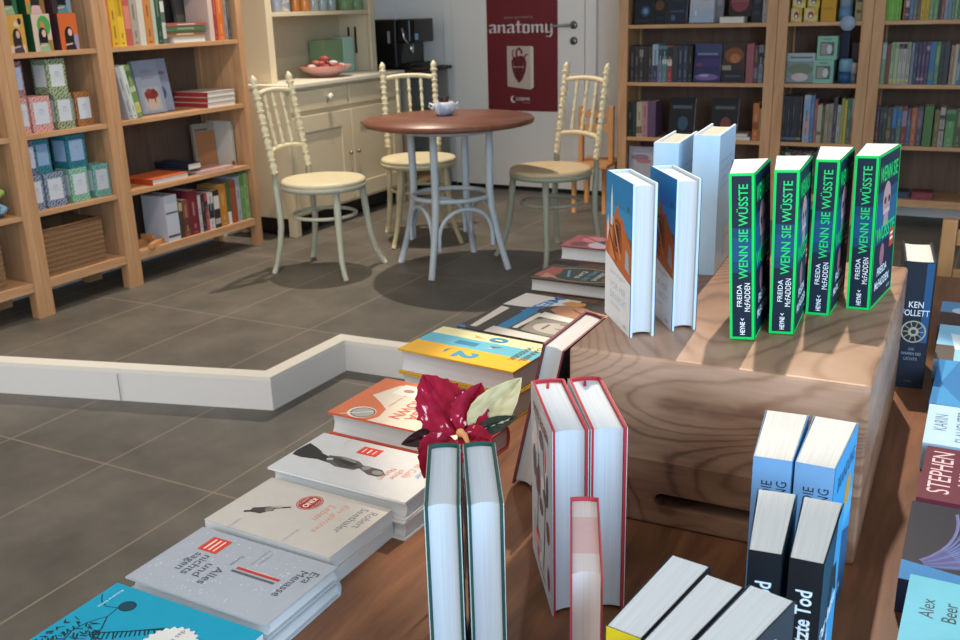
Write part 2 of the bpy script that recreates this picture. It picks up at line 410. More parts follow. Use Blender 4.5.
# white door with lever handle, casing round it
DOORP = flat('EFEBE4', .45, .4, .015)
dr = MB(); dr.box((-3.60, WB - .035, .03), (-2.585, WB - .002, 2.1), DOORP)
door = struct(dr.build('door_1', bevel=.003))
dk = MB(); dk.box((-3.60, WB - .03, .0), (-2.2, WB - .002, .028), flat('1C1A19')); struct(dk.build('trim_3'))
tr = MB(); tr.box((-2.578, WB - .04, .03), (-2.50, WB, 2.15), DOORP).box((-3.68, WB - .02, .03), (-3.607, WB, 2.15), DOORP); struct(tr.build('trim_4', bevel=.003))
STEEL = flat('8E8A86', .3, .5, .02, .9)
hd = MB(); yd = WB - .035
hd.lathe([(.0, 0), (.026, 0), (.026, .009), (.0, .009)], STEEL, 20, Matrix.Translation((-2.66, yd, 1.142)) @ Matrix.Rotation(R(90), 4, 'X'))
hd.tube([(-2.66, yd, 1.142), (-2.66, yd - .045, 1.142), (-2.675, yd - .052, 1.142), (-2.80, yd - .052, 1.138)], [.009, .009, .01, .008], STEEL, 10)
hd.build('door_handle', door)
kh = MB(); kh.lathe([(0, 0), (.026, 0), (.026, .009), (0, .009)], STEEL, 20, Matrix.Translation((-2.66, yd, 1.04)) @ Matrix.Rotation(R(90), 4, 'X'))
art(kh, (-2.66, yd - .009, 1.04), (1, 0, 0), (0, 0, 1), [('e', 0, .004, .005, .005, '1B1A1A'), ('r', -.003, -.012, .003, .004, '1B1A1A')])
kh.build('lock_plate', door)

# poster hanging on the door
ps = MB(); px0, px1, pz0, pz1 = -3.318, -2.779, .567, 1.52
ps.box((px0, yd - .004, pz0), (px1, yd, pz1), flat('74202B', .45, .4, .03))
poster = ps.build('poster')
tag(poster, 'dark red book poster with white lettering hanging on the white door', 'poster')
def blackletter(word, u0, v0, xh, width, cl):
    """broken-script lettering from pen strokes; xh = x-height"""
    def stem(x, a=0, b=1, w=.165): return [(x, a + .13), (x + w / 2, a), (x + w, a + .13), (x + w, b - .13), (x + w / 2, b), (x, b - .13)]
    def hair(p, q, w=.07):
        d = Vector((q[0] - p[0], q[1] - p[1])).normalized(); n = (-d.y * w / 2, d.x * w / 2)
        return [(p[0] - n[0], p[1] - n[1]), (q[0] - n[0], q[1] - n[1]), (q[0] + n[0], q[1] + n[1]), (p[0] + n[0], p[1] + n[1])]
    G = {'a': ([stem(0, 0, .52), stem(.36), hair((.08, .44), (.40, .60)), hair((.02, .86), (.42, .96), .16), hair((.1, .05), (.42, .17)), hair((.46, .08), (.66, .16))], .68),
         'n': ([stem(0), stem(.38), hair((.1, .80), (.48, .96), .11), hair((-.06, .84), (.1, .95)), hair((.48, .07), (.66, .16))], .70),
         't': ([stem(.08, 0, 1.42), hair((-.04, .92), (.42, .96), .13), hair((.18, .06), (.42, .18))], .48),
         'o': ([stem(0), stem(.36), hair((.1, .94), (.46, .90), .13), hair((.1, .06), (.46, .10), .13)], .66),
         'm': ([stem(0), stem(.34), stem(.68), hair((.1, .80), (.44, .96), .11), hair((.44, .80), (.78, .96), .11), hair((-.06, .84), (.1, .95)), hair((.78, .07), (.96, .16))], 1.0),
         'y': ([stem(0, 0, 1.05), stem(.38, -.1, 1.02), hair((.1, .06), (.48, .18), .11), hair((.50, .0), (.34, -.42), .13), hair((.34, -.42), (.08, -.34), .08)], .62)}
    tot = sum(G[c][1] for c in word); sx = width / tot; out = []; x = 0
    for c in word:
        for pl in G[c][0]: out.append(('p', [(u0 + (x + a) * sx, v0 + b * xh) for a, b in pl], cl))
        x += G[c][1]
    return out
pa = MB()
art(pa, (px0, yd - .004, 0), (1, 0, 0), (0, 0, 1), [
    ] + blackletter('anatomy', .018, 1.094, .060, .50, 'DDD3CD') + [
    ('t', 'DANA SCHWARTZ', .255, 1.198, .016, .22, 0, 'A88A88'),
    ('t', 'EINE LIEBESGESCHICHTE', .33, 1.33, .014, .25, 0, 'B79E9C')], .0004, .001)
pa.build('lettering', poster, weld=False)
pb = MB()
art(pb, (px0, yd - .004, 0), (1, 0, 0), (0, 0, 1), [
    ('p', [(.155, .735), (.335, .715), (.358, .73), (.358, 1.003), (.345, 1.008), (.155, 1.008)], 'CDBDB0'),
    ('p', [(.335, .716), (.358, .73), (.358, 1.003), (.335, 1.005)], 'E2D8CE'),
    ('p', [(.188, .905), (.195, .845), (.215, .795), (.245, .758), (.27, .78), (.295, .83), (.306, .895), (.295, .93), (.27, .945), (.235, .94), (.205, .935)], '6E2A2E'),
    ('s', [(.232, .93), (.226, .972), (.242, .992), (.262, .985), (.27, .955)], .016, '7E3A3C'), ('s', [(.205, .93), (.196, .962), (.205, .985)], .011, '8E4C4A'), ('s', [(.288, .93), (.302, .952), (.318, .95)], .012, '8E4C4A'), ('s', [(.25, .985), (.255, 1.0)], .010, '7E3A3C'),
    ('s', [(.215, .93), (.228, .86), (.243, .79)], .006, '4E191D'), ('s', [(.275, .93), (.262, .87), (.252, .80)], .006, '4E191D'), ('s', [(.285, .90), (.272, .84)], .004, '9A5450'), ('s', [(.203, .90), (.212, .85)], .004, '9A5450'),
    ('t', 'ANATOMY', .246, .868, .011, .085, 0, 'DCCFC4')], .0004, .001)
pb.build('book_picture', poster, weld=False)
pc = MB()
art(pc, (px0, yd - .004, 0), (1, 0, 0), (0, 0, 1), [
    ('e', .20, .647, .022, .024, 'E6DEDA'), ('e', .209, .650, .016, .018, '74202B'),
    ('t', 'LOEWE', .275, .650, .022, .105, 0, 'E6DEDA', .02), ('t', 'Verlag', .30, .624, .010, .06, 0, 'B79E9C')], .0004, .001)
pc.build('publisher_mark', poster, weld=False)

# ------------------------------------------------------------------ the book table and the wooden block on it
TZ = .664
tb = empty('display_table', (-.2, 1.3, ZL)); tag(tb, 'large brown wooden table carrying the stacks of books in the foreground', 'table')
a_ = R(4.4); tl = lambda y: -.785 - (y - .6) * .077
m = MB(); m.prism([(tl(.12), .12), (.75, .12), (.75, 2.42), (tl(2.42), 2.42)], TZ - .045, TZ, TABLE_WOOD)
o = m.build('table_top', bevel=.004); o.parent = tb; o.matrix_parent_inverse = tb.matrix_world.inverted()
tb_inv = Matrix.Translation((.2, -1.3, -ZL))
o.matrix_parent_inverse = tb_inv
for lx, ly in ((-.68, .2), (.66, .2), (-.82, 2.3), (.66, 2.3)):
    o = MB().box((lx - .04, ly - .04, ZL), (lx + .04, ly + .04, TZ - .0452), TABLE_WOOD).build('leg', tb, bevel=.004); o.matrix_parent_inverse = tb_inv
m = MB(); m.box((-.62, .2, TZ - .13), (.6, .23, TZ - .0453), TABLE_WOOD).box((-.76, 2.29, TZ - .13), (.6, 2.32, TZ - .0453), TABLE_WOOD)
o = m.build('apron', tb); o.matrix_parent_inverse = tb_inv

BZ = .221; BW = .35; BD = .545
blk = MB(); blk.box((0, 0, 0), (BW, BD, BZ), block_material()); block = blk.build('wooden_block', bevel=.007, seg=3)
# finger slot cut through the front board
sl = MB(); n = 10; r_ = .0092
pts = [(.158 + r_ * math.cos(R(90 + 180 * i / n)), r_ * math.sin(R(90 + 180 * i / n))) for i in range(n + 1)] + [(.300 + r_ * math.cos(R(-90 + 180 * i / n)), r_ * math.sin(R(-90 + 180 * i / n))) for i in range(n + 1)]
sl.prism(pts, -.03, .09, flat('3A2A20'), Matrix.Translation((0, 0, .036)) @ Matrix.Rotation(R(90), 4, 'X') @ Matrix.Translation((-.035, 0, -.03)))
cut = sl.build('slot_cutter'); md = block.modifiers.new('slot', 'BOOLEAN'); md.operation = 'DIFFERENCE'; md.object = cut; md.solver = 'EXACT'
bpy.context.view_layer.update()
nm = bpy.data.meshes.new_from_object(block.evaluated_get(bpy.context.evaluated_depsgraph_get())); block.modifiers.clear(); block.data = nm; nm.name = 'wooden_block'
bpy.data.objects.remove(cut)
place(block, -.447, 1.049, TZ, 1.6)
tag(block, 'big swirly grained wooden block with a finger slot standing on the book table', 'wooden block')
BT = TZ + BZ + .0002

# ------------------------------------------------------------------ books standing on the block
def green_book(label, x, y, rot, lean=0):
    T, W, H = .0295, .122, .206
    b = empty('paperback_book')
    softback(b, T, W, H, '10283F', 'D6D4D0', .0085)
    G, g = '00C85A', .0032
    book_spine(b, T, W, H, [('r', 0, 0, T, H, '0E2134'), ('r', 0, .085, T, .14, '0F3E5C'), ('r', 0, .098, T, .128, '104A6E'),
        ('r', 0, 0, g, H, G), ('r', T - g, 0, T, H, G), ('r', 0, 0, T, g, G), ('r', 0, H - g, T, H, G),
        ('t', 'WENN SIE WÜSSTE', T * .52, .135, .0135, .116, 90, '22C86A', .01),
        ('t', 'FREIDA', T * .40, .056, .0058, .028, 90, 'E8EEF0'), ('t', 'McFADDEN', T * .72, .054, .0066, .036, 90, 'E8EEF0'),
        ('t', 'HEYNE <', T * .52, .0165, .0058, .021, 90, 'E8EEF0', .02)], lift=.0003)
    book_front(b, T, W, H, [('r', 0, 0, W, H, '10263C'), ('r', 0, .085, W, .155, '124A68'), ('r', 0, .10, W, .14, '165C80'),
        ('e', W * .47, .142, .021, .023, 'B98F92'), ('p', [(W * .36, .105), (W * .60, .105), (W * .55, .145), (W * .41, .145)], 'A98A90'),
        ('e', W * .40, .14, .006, .005, '4A2B35'), ('e', W * .58, .14, .006, .005, '4A2B35'), ('r', W * .33, .122, W * .63, .128, 'C9A9A4'),
        ('e', W * .40, .066, .012, .016, '9C6A78'),
        ('r', 0, 0, g, H, G), ('r', W - g, 0, W, H, G), ('r', 0, 0, W, g, G), ('r', 0, H - g, W, H, G),
        ('t', 'WENN SIE', W * .5, .178, .021, .098, 0, '1BD46A', .015), ('t', 'WÜSSTE', W * .5, .1, .024, .104, 0, '1BD46A', .015),
        ('r', W * .72, .068, W * .92, .094, 'C8443E'), ('r', W * .75, .077, W * .89, .081, 'F0E4DE'), ('r', W * .75, .085, W * .89, .088, 'F0E4DE'),
        ('t', 'FREIDA', W * .45, .045, .011, .055, 0, 'E4EEF2', .015), ('t', 'McFADDEN', W * .48, .027, .012, .08, 0, 'E4EEF2', .015),
        ('t', 'HEYNE <', W * .82, .012, .004, .02, 0, 'E4EEF2')], lift=.0003)
    # body at the spine corner: x,y = front left corner of the spine
    c = Matrix.Rotation(R(rot), 3, 'Z') @ Vector((T / 2, W / 2, 0))
    place(b, x + c.x, y + c.y, BT + .015 * abs(math.sin(R(lean))), rot, lean)
    tag(b, label, 'book', 'green-edged thrillers standing on the wooden block'); return b
green_book('green-edged navy thriller standing beside the castle-cover hardbacks, leftmost of four', -.2755, 1.156, 8, -3.3)
green_book('green-edged navy thriller, second from the left of four on the block', -.237, 1.198, 7.5, -1.8)
green_book('green-edged navy thriller, third from the left of four on the block', -.2105, 1.297, 4, -.6)
green_book('green-edged navy thriller turned to show its front cover, rightmost of four', -.166, 1.344, -2, -1.6)

def castle_book(label, x, y, rot):
    T, W, H = .0305, .112, .195
    b = empty('hardcover_book')
    hardback(b, T, W, H, 'BFD0DC', 'C4C8CC', jacket='2B6FA0', bulge=.004)
    sky, brick = '1E78AE', 'B0602F'
    book_front(b, T, W, H, [('r', 0, 0, W, H, sky), ('r', 0, .12, W, .155, '2C86B8'),
        ('r', 0, .085, W, .125, '6E5548'), ('p', [(W * .62, .08), (W, .07), (W, .118), (W * .8, .13), (W * .66, .12)], '5A4A48'),
        ('p', [(0, .07), (0, .128), (W * .10, .120), (W * .20, .138), (W * .28, .128), (W * .38, .148), (W * .48, .160), (W * .56, .142), (W * .66, .146), (W * .78, .130), (W * .90, .122), (W, .112), (W, .06)], brick),
        ('p', [(W * .15, .085), (W * .2, .125), (W * .34, .12), (W * .42, .085)], 'C87A3E'), ('p', [(W * .5, .095), (W * .52, .135), (W * .6, .14), (W * .66, .10)], '8A4524'),
        ('o', W * .44, .118, .018, .022, .005, '7A3A1E'), ('e', W * .44, .118, .011, .015, '3F2A22'),
        ('s', [(W * .12, .12), (W * .45, .085)], .005, '6E3218'), ('s', [(W * .3, .14), (W * .6, .09)], .004, 'D08A50'),
        ('p', [(W * .20, .128), (W * .20, .16), (W * .24, .182), (W * .28, .16), (W * .28, .128)], 'C9CFD2'), ('p', [(W * .06, .10), (W * .06, .128), (W * .1, .14), (W * .14, .12)], 'C9CFD2'),
        ('p', [(W * .78, .085), (W * .8, .11), (W * .9, .105), (W * .95, .08)], '9AA6B0'), ('r', W * .84, .158, W * .9, .164, '3E5C66'),
        ('p', [(0, 0), (W, 0), (W, .068), (W * .6, .075), (0, .088)], 'D8DCE0'),
        ('t', 'Isabel Bogdan', W * .5, .066, .006, .065, 0, '9AA9B4'), ('t', 'VOR MIR', W * .52, .05, .009, .07, 0, 'A3B4C0'), ('t', 'DIE NACHT', W * .54, .036, .009, .07, 0, 'A3B4C0'),
        ('t', 'Roman', W * .45, .024, .004, .04, 0, 'C0A8A0'), ('t', 'dtv', W * .82, .008, .005, .014, 0, '6E8DA8')], lift=.0008)
    book_back(b, T, W, H, [('r', 0, .07, W, H, sky), ('r', 0, .07, W, .13, brick), ('r', 0, .1, W * .4, .12, '5A4A48'), ('r', 0, 0, W, .07, 'D8DCE0')], lift=.0008)
    y2 = Matrix.Rotation(R(rot), 3, 'Z') @ Vector((0, -W / 2, 0))
    place(b, x + y2.x, y + y2.y, BT, rot)
    tag(b, label, 'book', 'castle-cover hardbacks'); return b
castle_book('hardback with blue sky and orange castle cover, nearest the left edge of the block', -.3775, 1.120, -143)
castle_book('hardback with blue sky and orange castle cover, next to the green-edged thrillers', -.3375, 1.166, -145)

def pale_book(label, fx, fy, T, W, H, rot):
    b = empty('hardcover_book'); hardback(b, T, W, H, 'C9D6E0', 'B9AE9E', jacket='B2D4EE', bulge=.004)
    book_front(b, T, W, H, [('t', t_, W * .5, H * (.8 - .06 * i), .0045, W * .7, 0, '8FB4D0') for i, t_ in enumerate(('Ein Sommer am Meer', 'und eine Reise in die', 'Vergangenheit einer', 'ganzen Familie'))]
        + [('r', W * .5, H * .06, W * .92, H * .3, 'C4C6D0'), ('r', W * .55, H * .2, W * .9, H * .22, 'AEB0BC')], lift=.0008)
    c = Matrix.Rotation(R(rot), 3, 'Z') @ Vector((-T / 2, W / 2, 0))
    place(b, fx + c.x, fy + c.y, BT, rot); tag(b, label, 'book', 'pale hardbacks at the back of the block'); return b
pale_book('pale hardback, shorter of the two standing behind the castle-cover books', -.4335, 1.432, .037, .145, .200, 5)
pale_book('pale hardback, taller of the two standing behind the castle-cover books', -.373, 1.436, .038, .145, .213, 5)

# ------------------------------------------------------------------ lying row along the left edge of the table
def lying(kind, name, label, T, W, H, x0, y0, z, rot, cover, shapes, group=None, paper='C6C5C2', **kw):
    b = empty(name)
    if kind == 'h': hardback(b, T, W, H, cover, paper, **kw)
    else: softback(b, T, W, H, cover, paper, **kw)
    if shapes: book_front(b, T, W, H, shapes, lift=.0002)
    lay(b, x0, y0, z, T, W, H, rot); tag(b, label, 'book', group); return b
def scallop(cx, cy, r, n=22, k=.06): return [(cx + r * (1 + k * math.cos(n * t)) * math.cos(t), cy + r * (1 + k * math.cos(n * t)) * math.sin(t)) for t in [2 * math.pi * i / 132 for i in range(132)]]

def mir(shapes, W, keep=()):
    """swap the spine side and the fore-edge side of a cover layout (lettering keeps its reading direction)"""
    out = []
    for s in shapes:
        k = s[0]
        if k == 'r': out.append(('r', W - s[3], s[2], W - s[1], s[4], s[5]))
        elif k in 'ps': out.append((k, [(W - a, b) for a, b in s[1]]) + s[2:])
        elif k in 'eo': out.append((k, W - s[1]) + s[2:])
        elif k == 't' and s[1] not in keep: out.append(('t', s[1], W - s[2]) + s[3:])
        else: out.append(s)
    return out
# turquoise book (front of the row)
W, H = .125, .205
sh = [('r', 0, 0, W, H, '1295B0')]
def twig(pts, w): return ('s', pts, w, '0F2E38')
rnd = random.Random(5)
sh += [('e', W * .22, .045, .0085, .0095, '164450'), ('o', W * .22, .045, .009, .010, .0014, '0F2E38'), twig([(W * .18, .002), (W * .26, .012), (W * .30, .024), (W * .27, .038)], .0012), twig([(W * .27, .038), (W * .40, .040), (W * .52, .030)], .0014), twig([(W * .40, .040), (W * .55, .052), (W * .62, .046)], .0016), twig([(W * .52, .03), (W * .66, .026), (W * .78, .032)], .0016)]
for i in range(90):        # dense hatching of the drawn figure near the front edge
    u, v = W * rnd.uniform(.52, .96), rnd.uniform(.004, .055); sh.append(twig([(u, v), (u + rnd.uniform(-.006, .008), v + rnd.uniform(.004, .011))], rnd.uniform(.0010, .0022)))
for i in range(16):        # the feathered twig
    u, v = W * (.60 - .018 * i), .052 + .0038 * i
    sh.append(twig([(u, v), (u + .011 - .0004 * i, v + .006 + rnd.uniform(-.002, .003))], .0015)); sh.append(twig([(u, v), (u - .006, v + .010)], .0012))
sh += [twig([(W * .62, .048), (W * .46, .082), (W * .30, .112)], .0016),
       ('p', scallop(W * .46, .133, .028), 'DAD5CC'), ('t', 'das ist', W * .36, .132, .006, .024, 0, '5E3A3E'), ('t', 'Wie', W * .42, .146, .007, .014, 0, '7A4A4E'), ('t', 'Im', W * .34, .158, .010, .012, 0, '2A7F98'),
       ('t', 'illustrierter Roman', W * .20, .018, .0035, .034, 0, 'CFEFF4')]
lying('s', 'paperback_book', 'turquoise book with black drawing and scalloped white label, front of the row', .033, W, H, -.803, .502, TZ, 0, '1295B0', sh)

# grey book, two copies
W, H, T = .120, .2, .0178
sh = [('r', 0, 0, W, H, 'A9ABAF')]
for i in range(150):
    x, y = rnd.uniform(.004, W - .004), rnd.uniform(.004, H - .03); s_ = rnd.uniform(.0006, .0018)
    if i % 3: sh.append(('p', [(x, y), (x + s_, y + s_ * .5), (x + s_ * .3, y + s_ * 1.3)], 'E4E5E8'))
    else: sh.append(('s', [(x, y), (x + s_ * 2.5, y + rnd.uniform(-1, 1) * s_)], .0007, 'D8DADD'))
sh += [('t', 'Eva', W * .27, .187, .0105, .022, 0, '4C5560'), ('t', 'Menasse', W * .42, .174, .0105, .052, 0, '4C5560'),
       ('t', 'Alles', W * .36, .085, .0115, .034, 0, '4C5560'), ('t', 'und', W * .40, .069, .0105, .026, 0, '4C5560'), ('t', 'nichts', W * .44, .054, .0115, .04, 0, '4C5560'), ('t', 'sagen', W * .46, .038, .0105, .036, 0, '4C5560'),
       ('r', W * .66, .030, W * .90, .058, 'D8452C'), ('r', W * .69, .036, W * .87, .0385, 'F2DAD2'), ('r', W * .69, .043, W * .87, .0455, 'F2DAD2'), ('r', W * .69, .050, W * .87, .052, 'F2DAD2'),
       ('r', W * .50, .098, W * .53, .158, '5A5E5C'), ('r', W * .555, .100, W * .59, .160, 'C23A3A'), ('r', W * .59, .112, W * .60, .150, 'D8C8A8'),
       ('t', 'Roman', W * .66, .09, .004, .02, 0, '7A8088'), ('t', 'Kiepenheuer', W * .8, .11, .003, .034, 0, '8A8F96'), ('t', '& Witsch', W * .8, .118, .003, .022, 0, '8A8F96')]
sh = mir(sh, W, ('Eva', 'Menasse'))
for k, lb in ((0, 'lower grey book of the pair beside the turquoise book'), (1, 'grey speckled book with orange sticker, topmost beside the turquoise book')):
    lying('h', 'hardcover_book', lb, T, W, H, -.800 + .003 * (1 - k), .636, TZ + k * (T + .0005), -.5 + .8 * (1 - k), 'A9ABAF', sh if k else None, 'grey books', bulge=.004, th=.0018)

# beige book, two copies
W, H, T = .1235, .192, .0188
sh = [('r', 0, 0, W, H, 'C9BFB3'), ('t', 'Robert', W * .30, .178, .011, .040, 0, '6A747C'), ('t', 'Seethaler', W * .36, .163, .011, .062, 0, '6A747C'),
      ('t', 'Ein ganzes', W * .42, .137, .0115, .070, 0, 'D2917C', 0, .25), ('t', 'Leben', W * .36, .122, .0115, .038, 0, 'D2917C', 0, .25),
      ('e', W * .26, .090, .018, .0165, 'A8382E'), ('o', W * .26, .090, .0165, .015, .0008, 'E4C8BC'), ('t', 'KINO', W * .26, .090, .0085, .024, 0, 'F0DDD2', .03), ('t', 'JETZT IM', W * .26, .0995, .003, .018, 0, 'F0DDD2'), ('t', 'FILMBUCH', W * .26, .0805, .003, .018, 0, 'F0DDD2'),
      ('p', [(W * .60, .034), (W * .68, .036), (W * .66, .052), (W * .60, .056), (W * .56, .062), (W * .50, .060), (W * .50, .052), (W * .55, .044)], '4A4440'),
      ('s', [(W * .52, .058), (W * .42, .076)], .003, '3A3430'), ('s', [(W * .50, .055), (W * .46, .066)], .004, 'B8A898'), ('e', W * .55, .055, .006, .005, '8A7A6C'), ('s', [(W * .66, .038), (W * .7, .03)], .004, '2E2A28'),
      ('t', 'Roman', W * .86, .12, .003, .03, 0, 'A8A098'), ('t', 'Goldmann', W * .93, .04, .003, .026, 0, 'A8A098')]
for k, lb in ((0, 'lower beige paperback of the pair beside the grey books'), (1, 'beige paperback with red round film sticker, topmost beside the grey book')):
    lying('s', 'paperback_book', lb, T, W, H, -.808, .768, TZ + k * (T + .0004), -1.6 + .6 * (1 - k), 'C9BFB3', sh if k else None, 'beige paperbacks')

# white cafe book, two copies
W, H, T = .121, .218, .0252
def man(w):
    D, M_, L_ = '34322F', '5E5B58', '8E8B86'
    return [('p', [(w * .40, .002), (w * .52, .001), (w * .62, .004), (w * .64, .020), (w * .60, .045), (w * .62, .066), (w * .58, .074), (w * .50, .060), (w * .44, .034)], D), ('p', [(w * .30, .004), (w * .40, .002), (w * .46, .030), (w * .44, .040), (w * .36, .022)], D),
            ('p', [(w * .46, .052), (w * .60, .060), (w * .66, .080), (w * .64, .108), (w * .52, .116), (w * .44, .100), (w * .42, .074)], M_), ('p', [(w * .48, .066), (w * .56, .072), (w * .58, .1), (w * .5, .104)], D), ('s', [(w * .50, .062), (w * .62, .088), (w * .56, .112)], .006, '4A4744'), ('s', [(w * .44, .072), (w * .48, .098)], .004, L_),
            ('p', [(w * .50, .112), (w * .58, .112), (w * .66, .132), (w * .66, .148), (w * .58, .154), (w * .50, .142)], '56524E'), ('e', w * .58, .141, .0055, .008, L_), ('e', w * .54, .120, .006, .006, L_), ('s', [(w * .55, .056), (w * .52, .064)], .004, 'D0CEC8')]
sh = [('r', 0, 0, W, H, 'CFCDCA')] + man(W) + [('r', W * .72, .080, W * .90, .112, 'DC4630'), ('r', W * .76, .086, W * .86, .088, 'F4DAD2'), ('r', W * .76, .094, W * .86, .097, 'F4DAD2'), ('r', W * .76, .103, W * .86, .105, 'F4DAD2'),
      ('t', 'Robert', W * .24, .208, .010, .034, 0, '6E9CC0'), ('t', 'Seethaler', W * .30, .196, .010, .05, 0, '6E9CC0'), ('t', 'Das Café', W * .34, .180, .011, .05, 0, 'DC9A80'), ('t', 'ohne', W * .52, .168, .0095, .028, 0, 'DC9A80'), ('t', 'Namen', W * .56, .155, .0095, .034, 0, 'DC9A80'), ('t', 'Claassen', W * .93, .05, .003, .022, 0, 'B4B2AE')]
sh = sh[:1] + man(W) + mir(sh[len(man(W)) + 1:], W, ('Robert', 'Seethaler', 'Das Café', 'ohne', 'Namen'))
for k, lb in ((0, 'lower white book under the one with the lying man drawing'), (1, 'white book with a black and white lying man and red sticker')):
    lying('h', 'hardcover_book', lb, T, W, H, -.812, .893, TZ + k * (T + .0004), -1.2 - 1.2 * (1 - k), 'CFCDCA', sh if k else None, 'white cafe books', bulge=.004)

# orange and cream hardback, two copies
W, H, T = .149, .217, .035
ORG = 'D9774F'
sh = [('r', 0, 0, W, H, 'E4D3BC'), ('p', [(0, 0), (W, 0), (W, .045), (W * .55, .022), (W * .42, .05), (W * .3, .072), (W * .12, .078), (0, .07)], ORG), ('p', [(W * .88, .01), (W, .01), (W, .20), (W * .93, .20)], ORG),
      ('e', W * .14, .046, .02, .022, 'E9DCCB'), ('e', W * .14, .048, .015, .017, 'B8AFA6'), ('o', W * .14, .048, .017, .019, .002, '5A4A44'), ('s', [(W * .02, .02), (W * .2, .06)], .002, 'F0E0D0'),
      ('r', W * .66, .045, W * .92, .115, 'EDE3D4'), ('e', W * .78, .065, .006, .009, 'B58A78'), ('e', W * .80, .09, .006, .009, 'B58A78'),
      ('t', 'HELGA', W * .44, .124, .019, .078, 0, 'D0705C', .02), ('t', 'BROWN', W * .44, .100, .019, .086, 0, 'D0705C', .02), ('t', 'Memoiren', W * .64, .128, .005, .04, 0, 'B89A88'), ('t', 'Ein Leben in Bildern', W * .52, .07, .004, .045, 0, 'B89A88')]
sh = mir(sh, W)
for k, lb in ((0, 'lower orange-covered hardback under the cream and orange one'), (1, 'cream and orange hardback lying half behind the red leaves')):
    lying('h', 'hardcover_book', lb, T, W, H, -.822, 1.041, TZ + k * (T + .0004), -1.5 - 1.5 * (1 - k), 'CB4F33' if k else 'A93A33', sh if k else None, 'orange hardbacks', bulge=.01)

# yellow, blue and cream book of the number stripes, two copies
W, H, T = .134, .226, .041
BL, YE, CR = '62B0C4', 'EDB030', 'E6DCA6'
sh = [('r', 0, 0, W, H, YE), ('r', W * .42, 0, W * .74, H, BL), ('r', W * .74, 0, W, H, CR),
      ('t', '0', W * .86, .128, .036, .026, 0, '3A82A0', .06), ('t', '1', W * .58, .088, .042, .018, 0, '3A7E9C', .06), ('t', '2', W * .21, .118, .044, .030, 0, '4A93A8', .06),
      ('p', [(W * .9, .075), (W * .84, .105), (W * .78, .078), (W * .83, .085)], 'C8A05A'), ('p', [(W * .5, .12), (W * .66, .155), (W * .57, .14)], 'E4E0CC'), ('p', [(W * .57, .14), (W * .66, .155), (W * .63, .13)], '5E6A60'),
      ('p', [(W * .1, .062), (W * .36, .080), (W * .26, .072)], 'F0E8D2'), ('p', [(W * .26, .072), (W * .36, .080), (W * .16, .078)], '3A7E9C'),
      ('t', 'DANIEL', W * .60, .212, .011, .070, 0, '4E5A48', .02), ('t', 'WISSER', W * .58, .194, .011, .070, 0, '4E5A48', .02)]
sh = mir(sh, W)
for k, lb in ((0, 'lower yellow-edged hardback under the striped number book'), (1, 'yellow, blue and cream striped hardback with big digits on its cover')):
    b = lying('h', 'hardcover_book', lb, T, W, H, -.858, 1.286, TZ + k * (T + .0004), -5 - 1.5 * (1 - k), 'C99A2C', sh if k else None, 'striped number books', bulge=.006, th=.0024)

# football biography
W, H, T = .250, .25, .056
SK, HR = 'A8785C', 'C89048'
sh = [('r', 0, 0, W, H, '35322F'), ('p', [(0, 0), (W * .36, 0), (W * .34, .05), (W * .12, .13), (0, .13)], 'D6D2CD'), ('t', 'MESSI', W * .22, .074, .026, W * .46, -8, '2F7FC0', .03),
      ('p', [(W * .40, .004), (W * .94, .020), (W * .94, .034), (W * .42, .026)], 'CFC8BC'), ('p', [(W * .36, .06), (W * .86, .066), (W * .86, .090), (W * .40, .088)], '1F78A8'), ('p', [(W * .42, .092), (W * .82, .094), (W * .82, .104), (W * .44, .106)], 'CFC8BC'), ('p', [(W * .95, .0), (W, .0), (W, .02), (W * .95, .012)], '1F78A8'),
      ('p', [(W * .04, .11), (W * .12, .10), (W * .18, .13), (W * .10, .15), (W * .04, .145)], HR), ('p', [(W * .16, .11), (W * .30, .10), (W * .40, .13), (W * .42, .19), (W * .36, .235), (W * .24, .23), (W * .20, .18), (W * .14, .15)], SK), ('e', W * .30, .205, .020, .026, 'B4886C'), ('s', [(W * .22, .14), (W * .30, .17)], .006, '7A5240'), ('s', [(W * .26, .20), (W * .26, .215)], .005, '4A3228'), ('s', [(W * .35, .20), (W * .35, .213)], .005, '4A3228'), ('p', [(W * .20, .222), (W * .40, .222), (W * .38, .245), (W * .22, .245)], '3E2C24'), ('s', [(W * .28, .188), (W * .34, .188)], .003, '7A4A40'),
      ('p', [(W * .38, .10), (W * .50, .10), (W * .54, .2), (W * .46, .215), (W * .42, .16)], 'D2CEC8'),
      ('p', [(W * .52, .12), (W * .60, .105), (W * .84, .115), (W * .88, .17), (W * .84, .23), (W * .60, .235), (W * .54, .19)], '807A74'), ('e', W * .70, .172, .030, .048, 'AAA49C'), ('p', [(W * .56, .205), (W * .86, .205), (W * .82, .242), (W * .60, .242)], '4A4540'), ('s', [(W * .63, .182), (W * .63, .198)], .006, '3E3A36'), ('s', [(W * .77, .182), (W * .77, .198)], .006, '3E3A36'), ('s', [(W * .70, .168), (W * .71, .188)], .005, '6E6862'), ('s', [(W * .64, .148), (W * .76, .148)], .005, '54504A'), ('s', [(W * .60, .165), (W * .60, .2)], .004, '3A3632'),
      ('p', [(W * .86, .06), (W, .06), (W, .22), (W * .90, .22), (W * .88, .12)], 'C9C4BC')]
lying('h', 'hardcover_book', 'large dark sports biography with two portraits and blue title on white', T, W, H, -.866, 1.50, TZ, -6, '3A3735', sh)
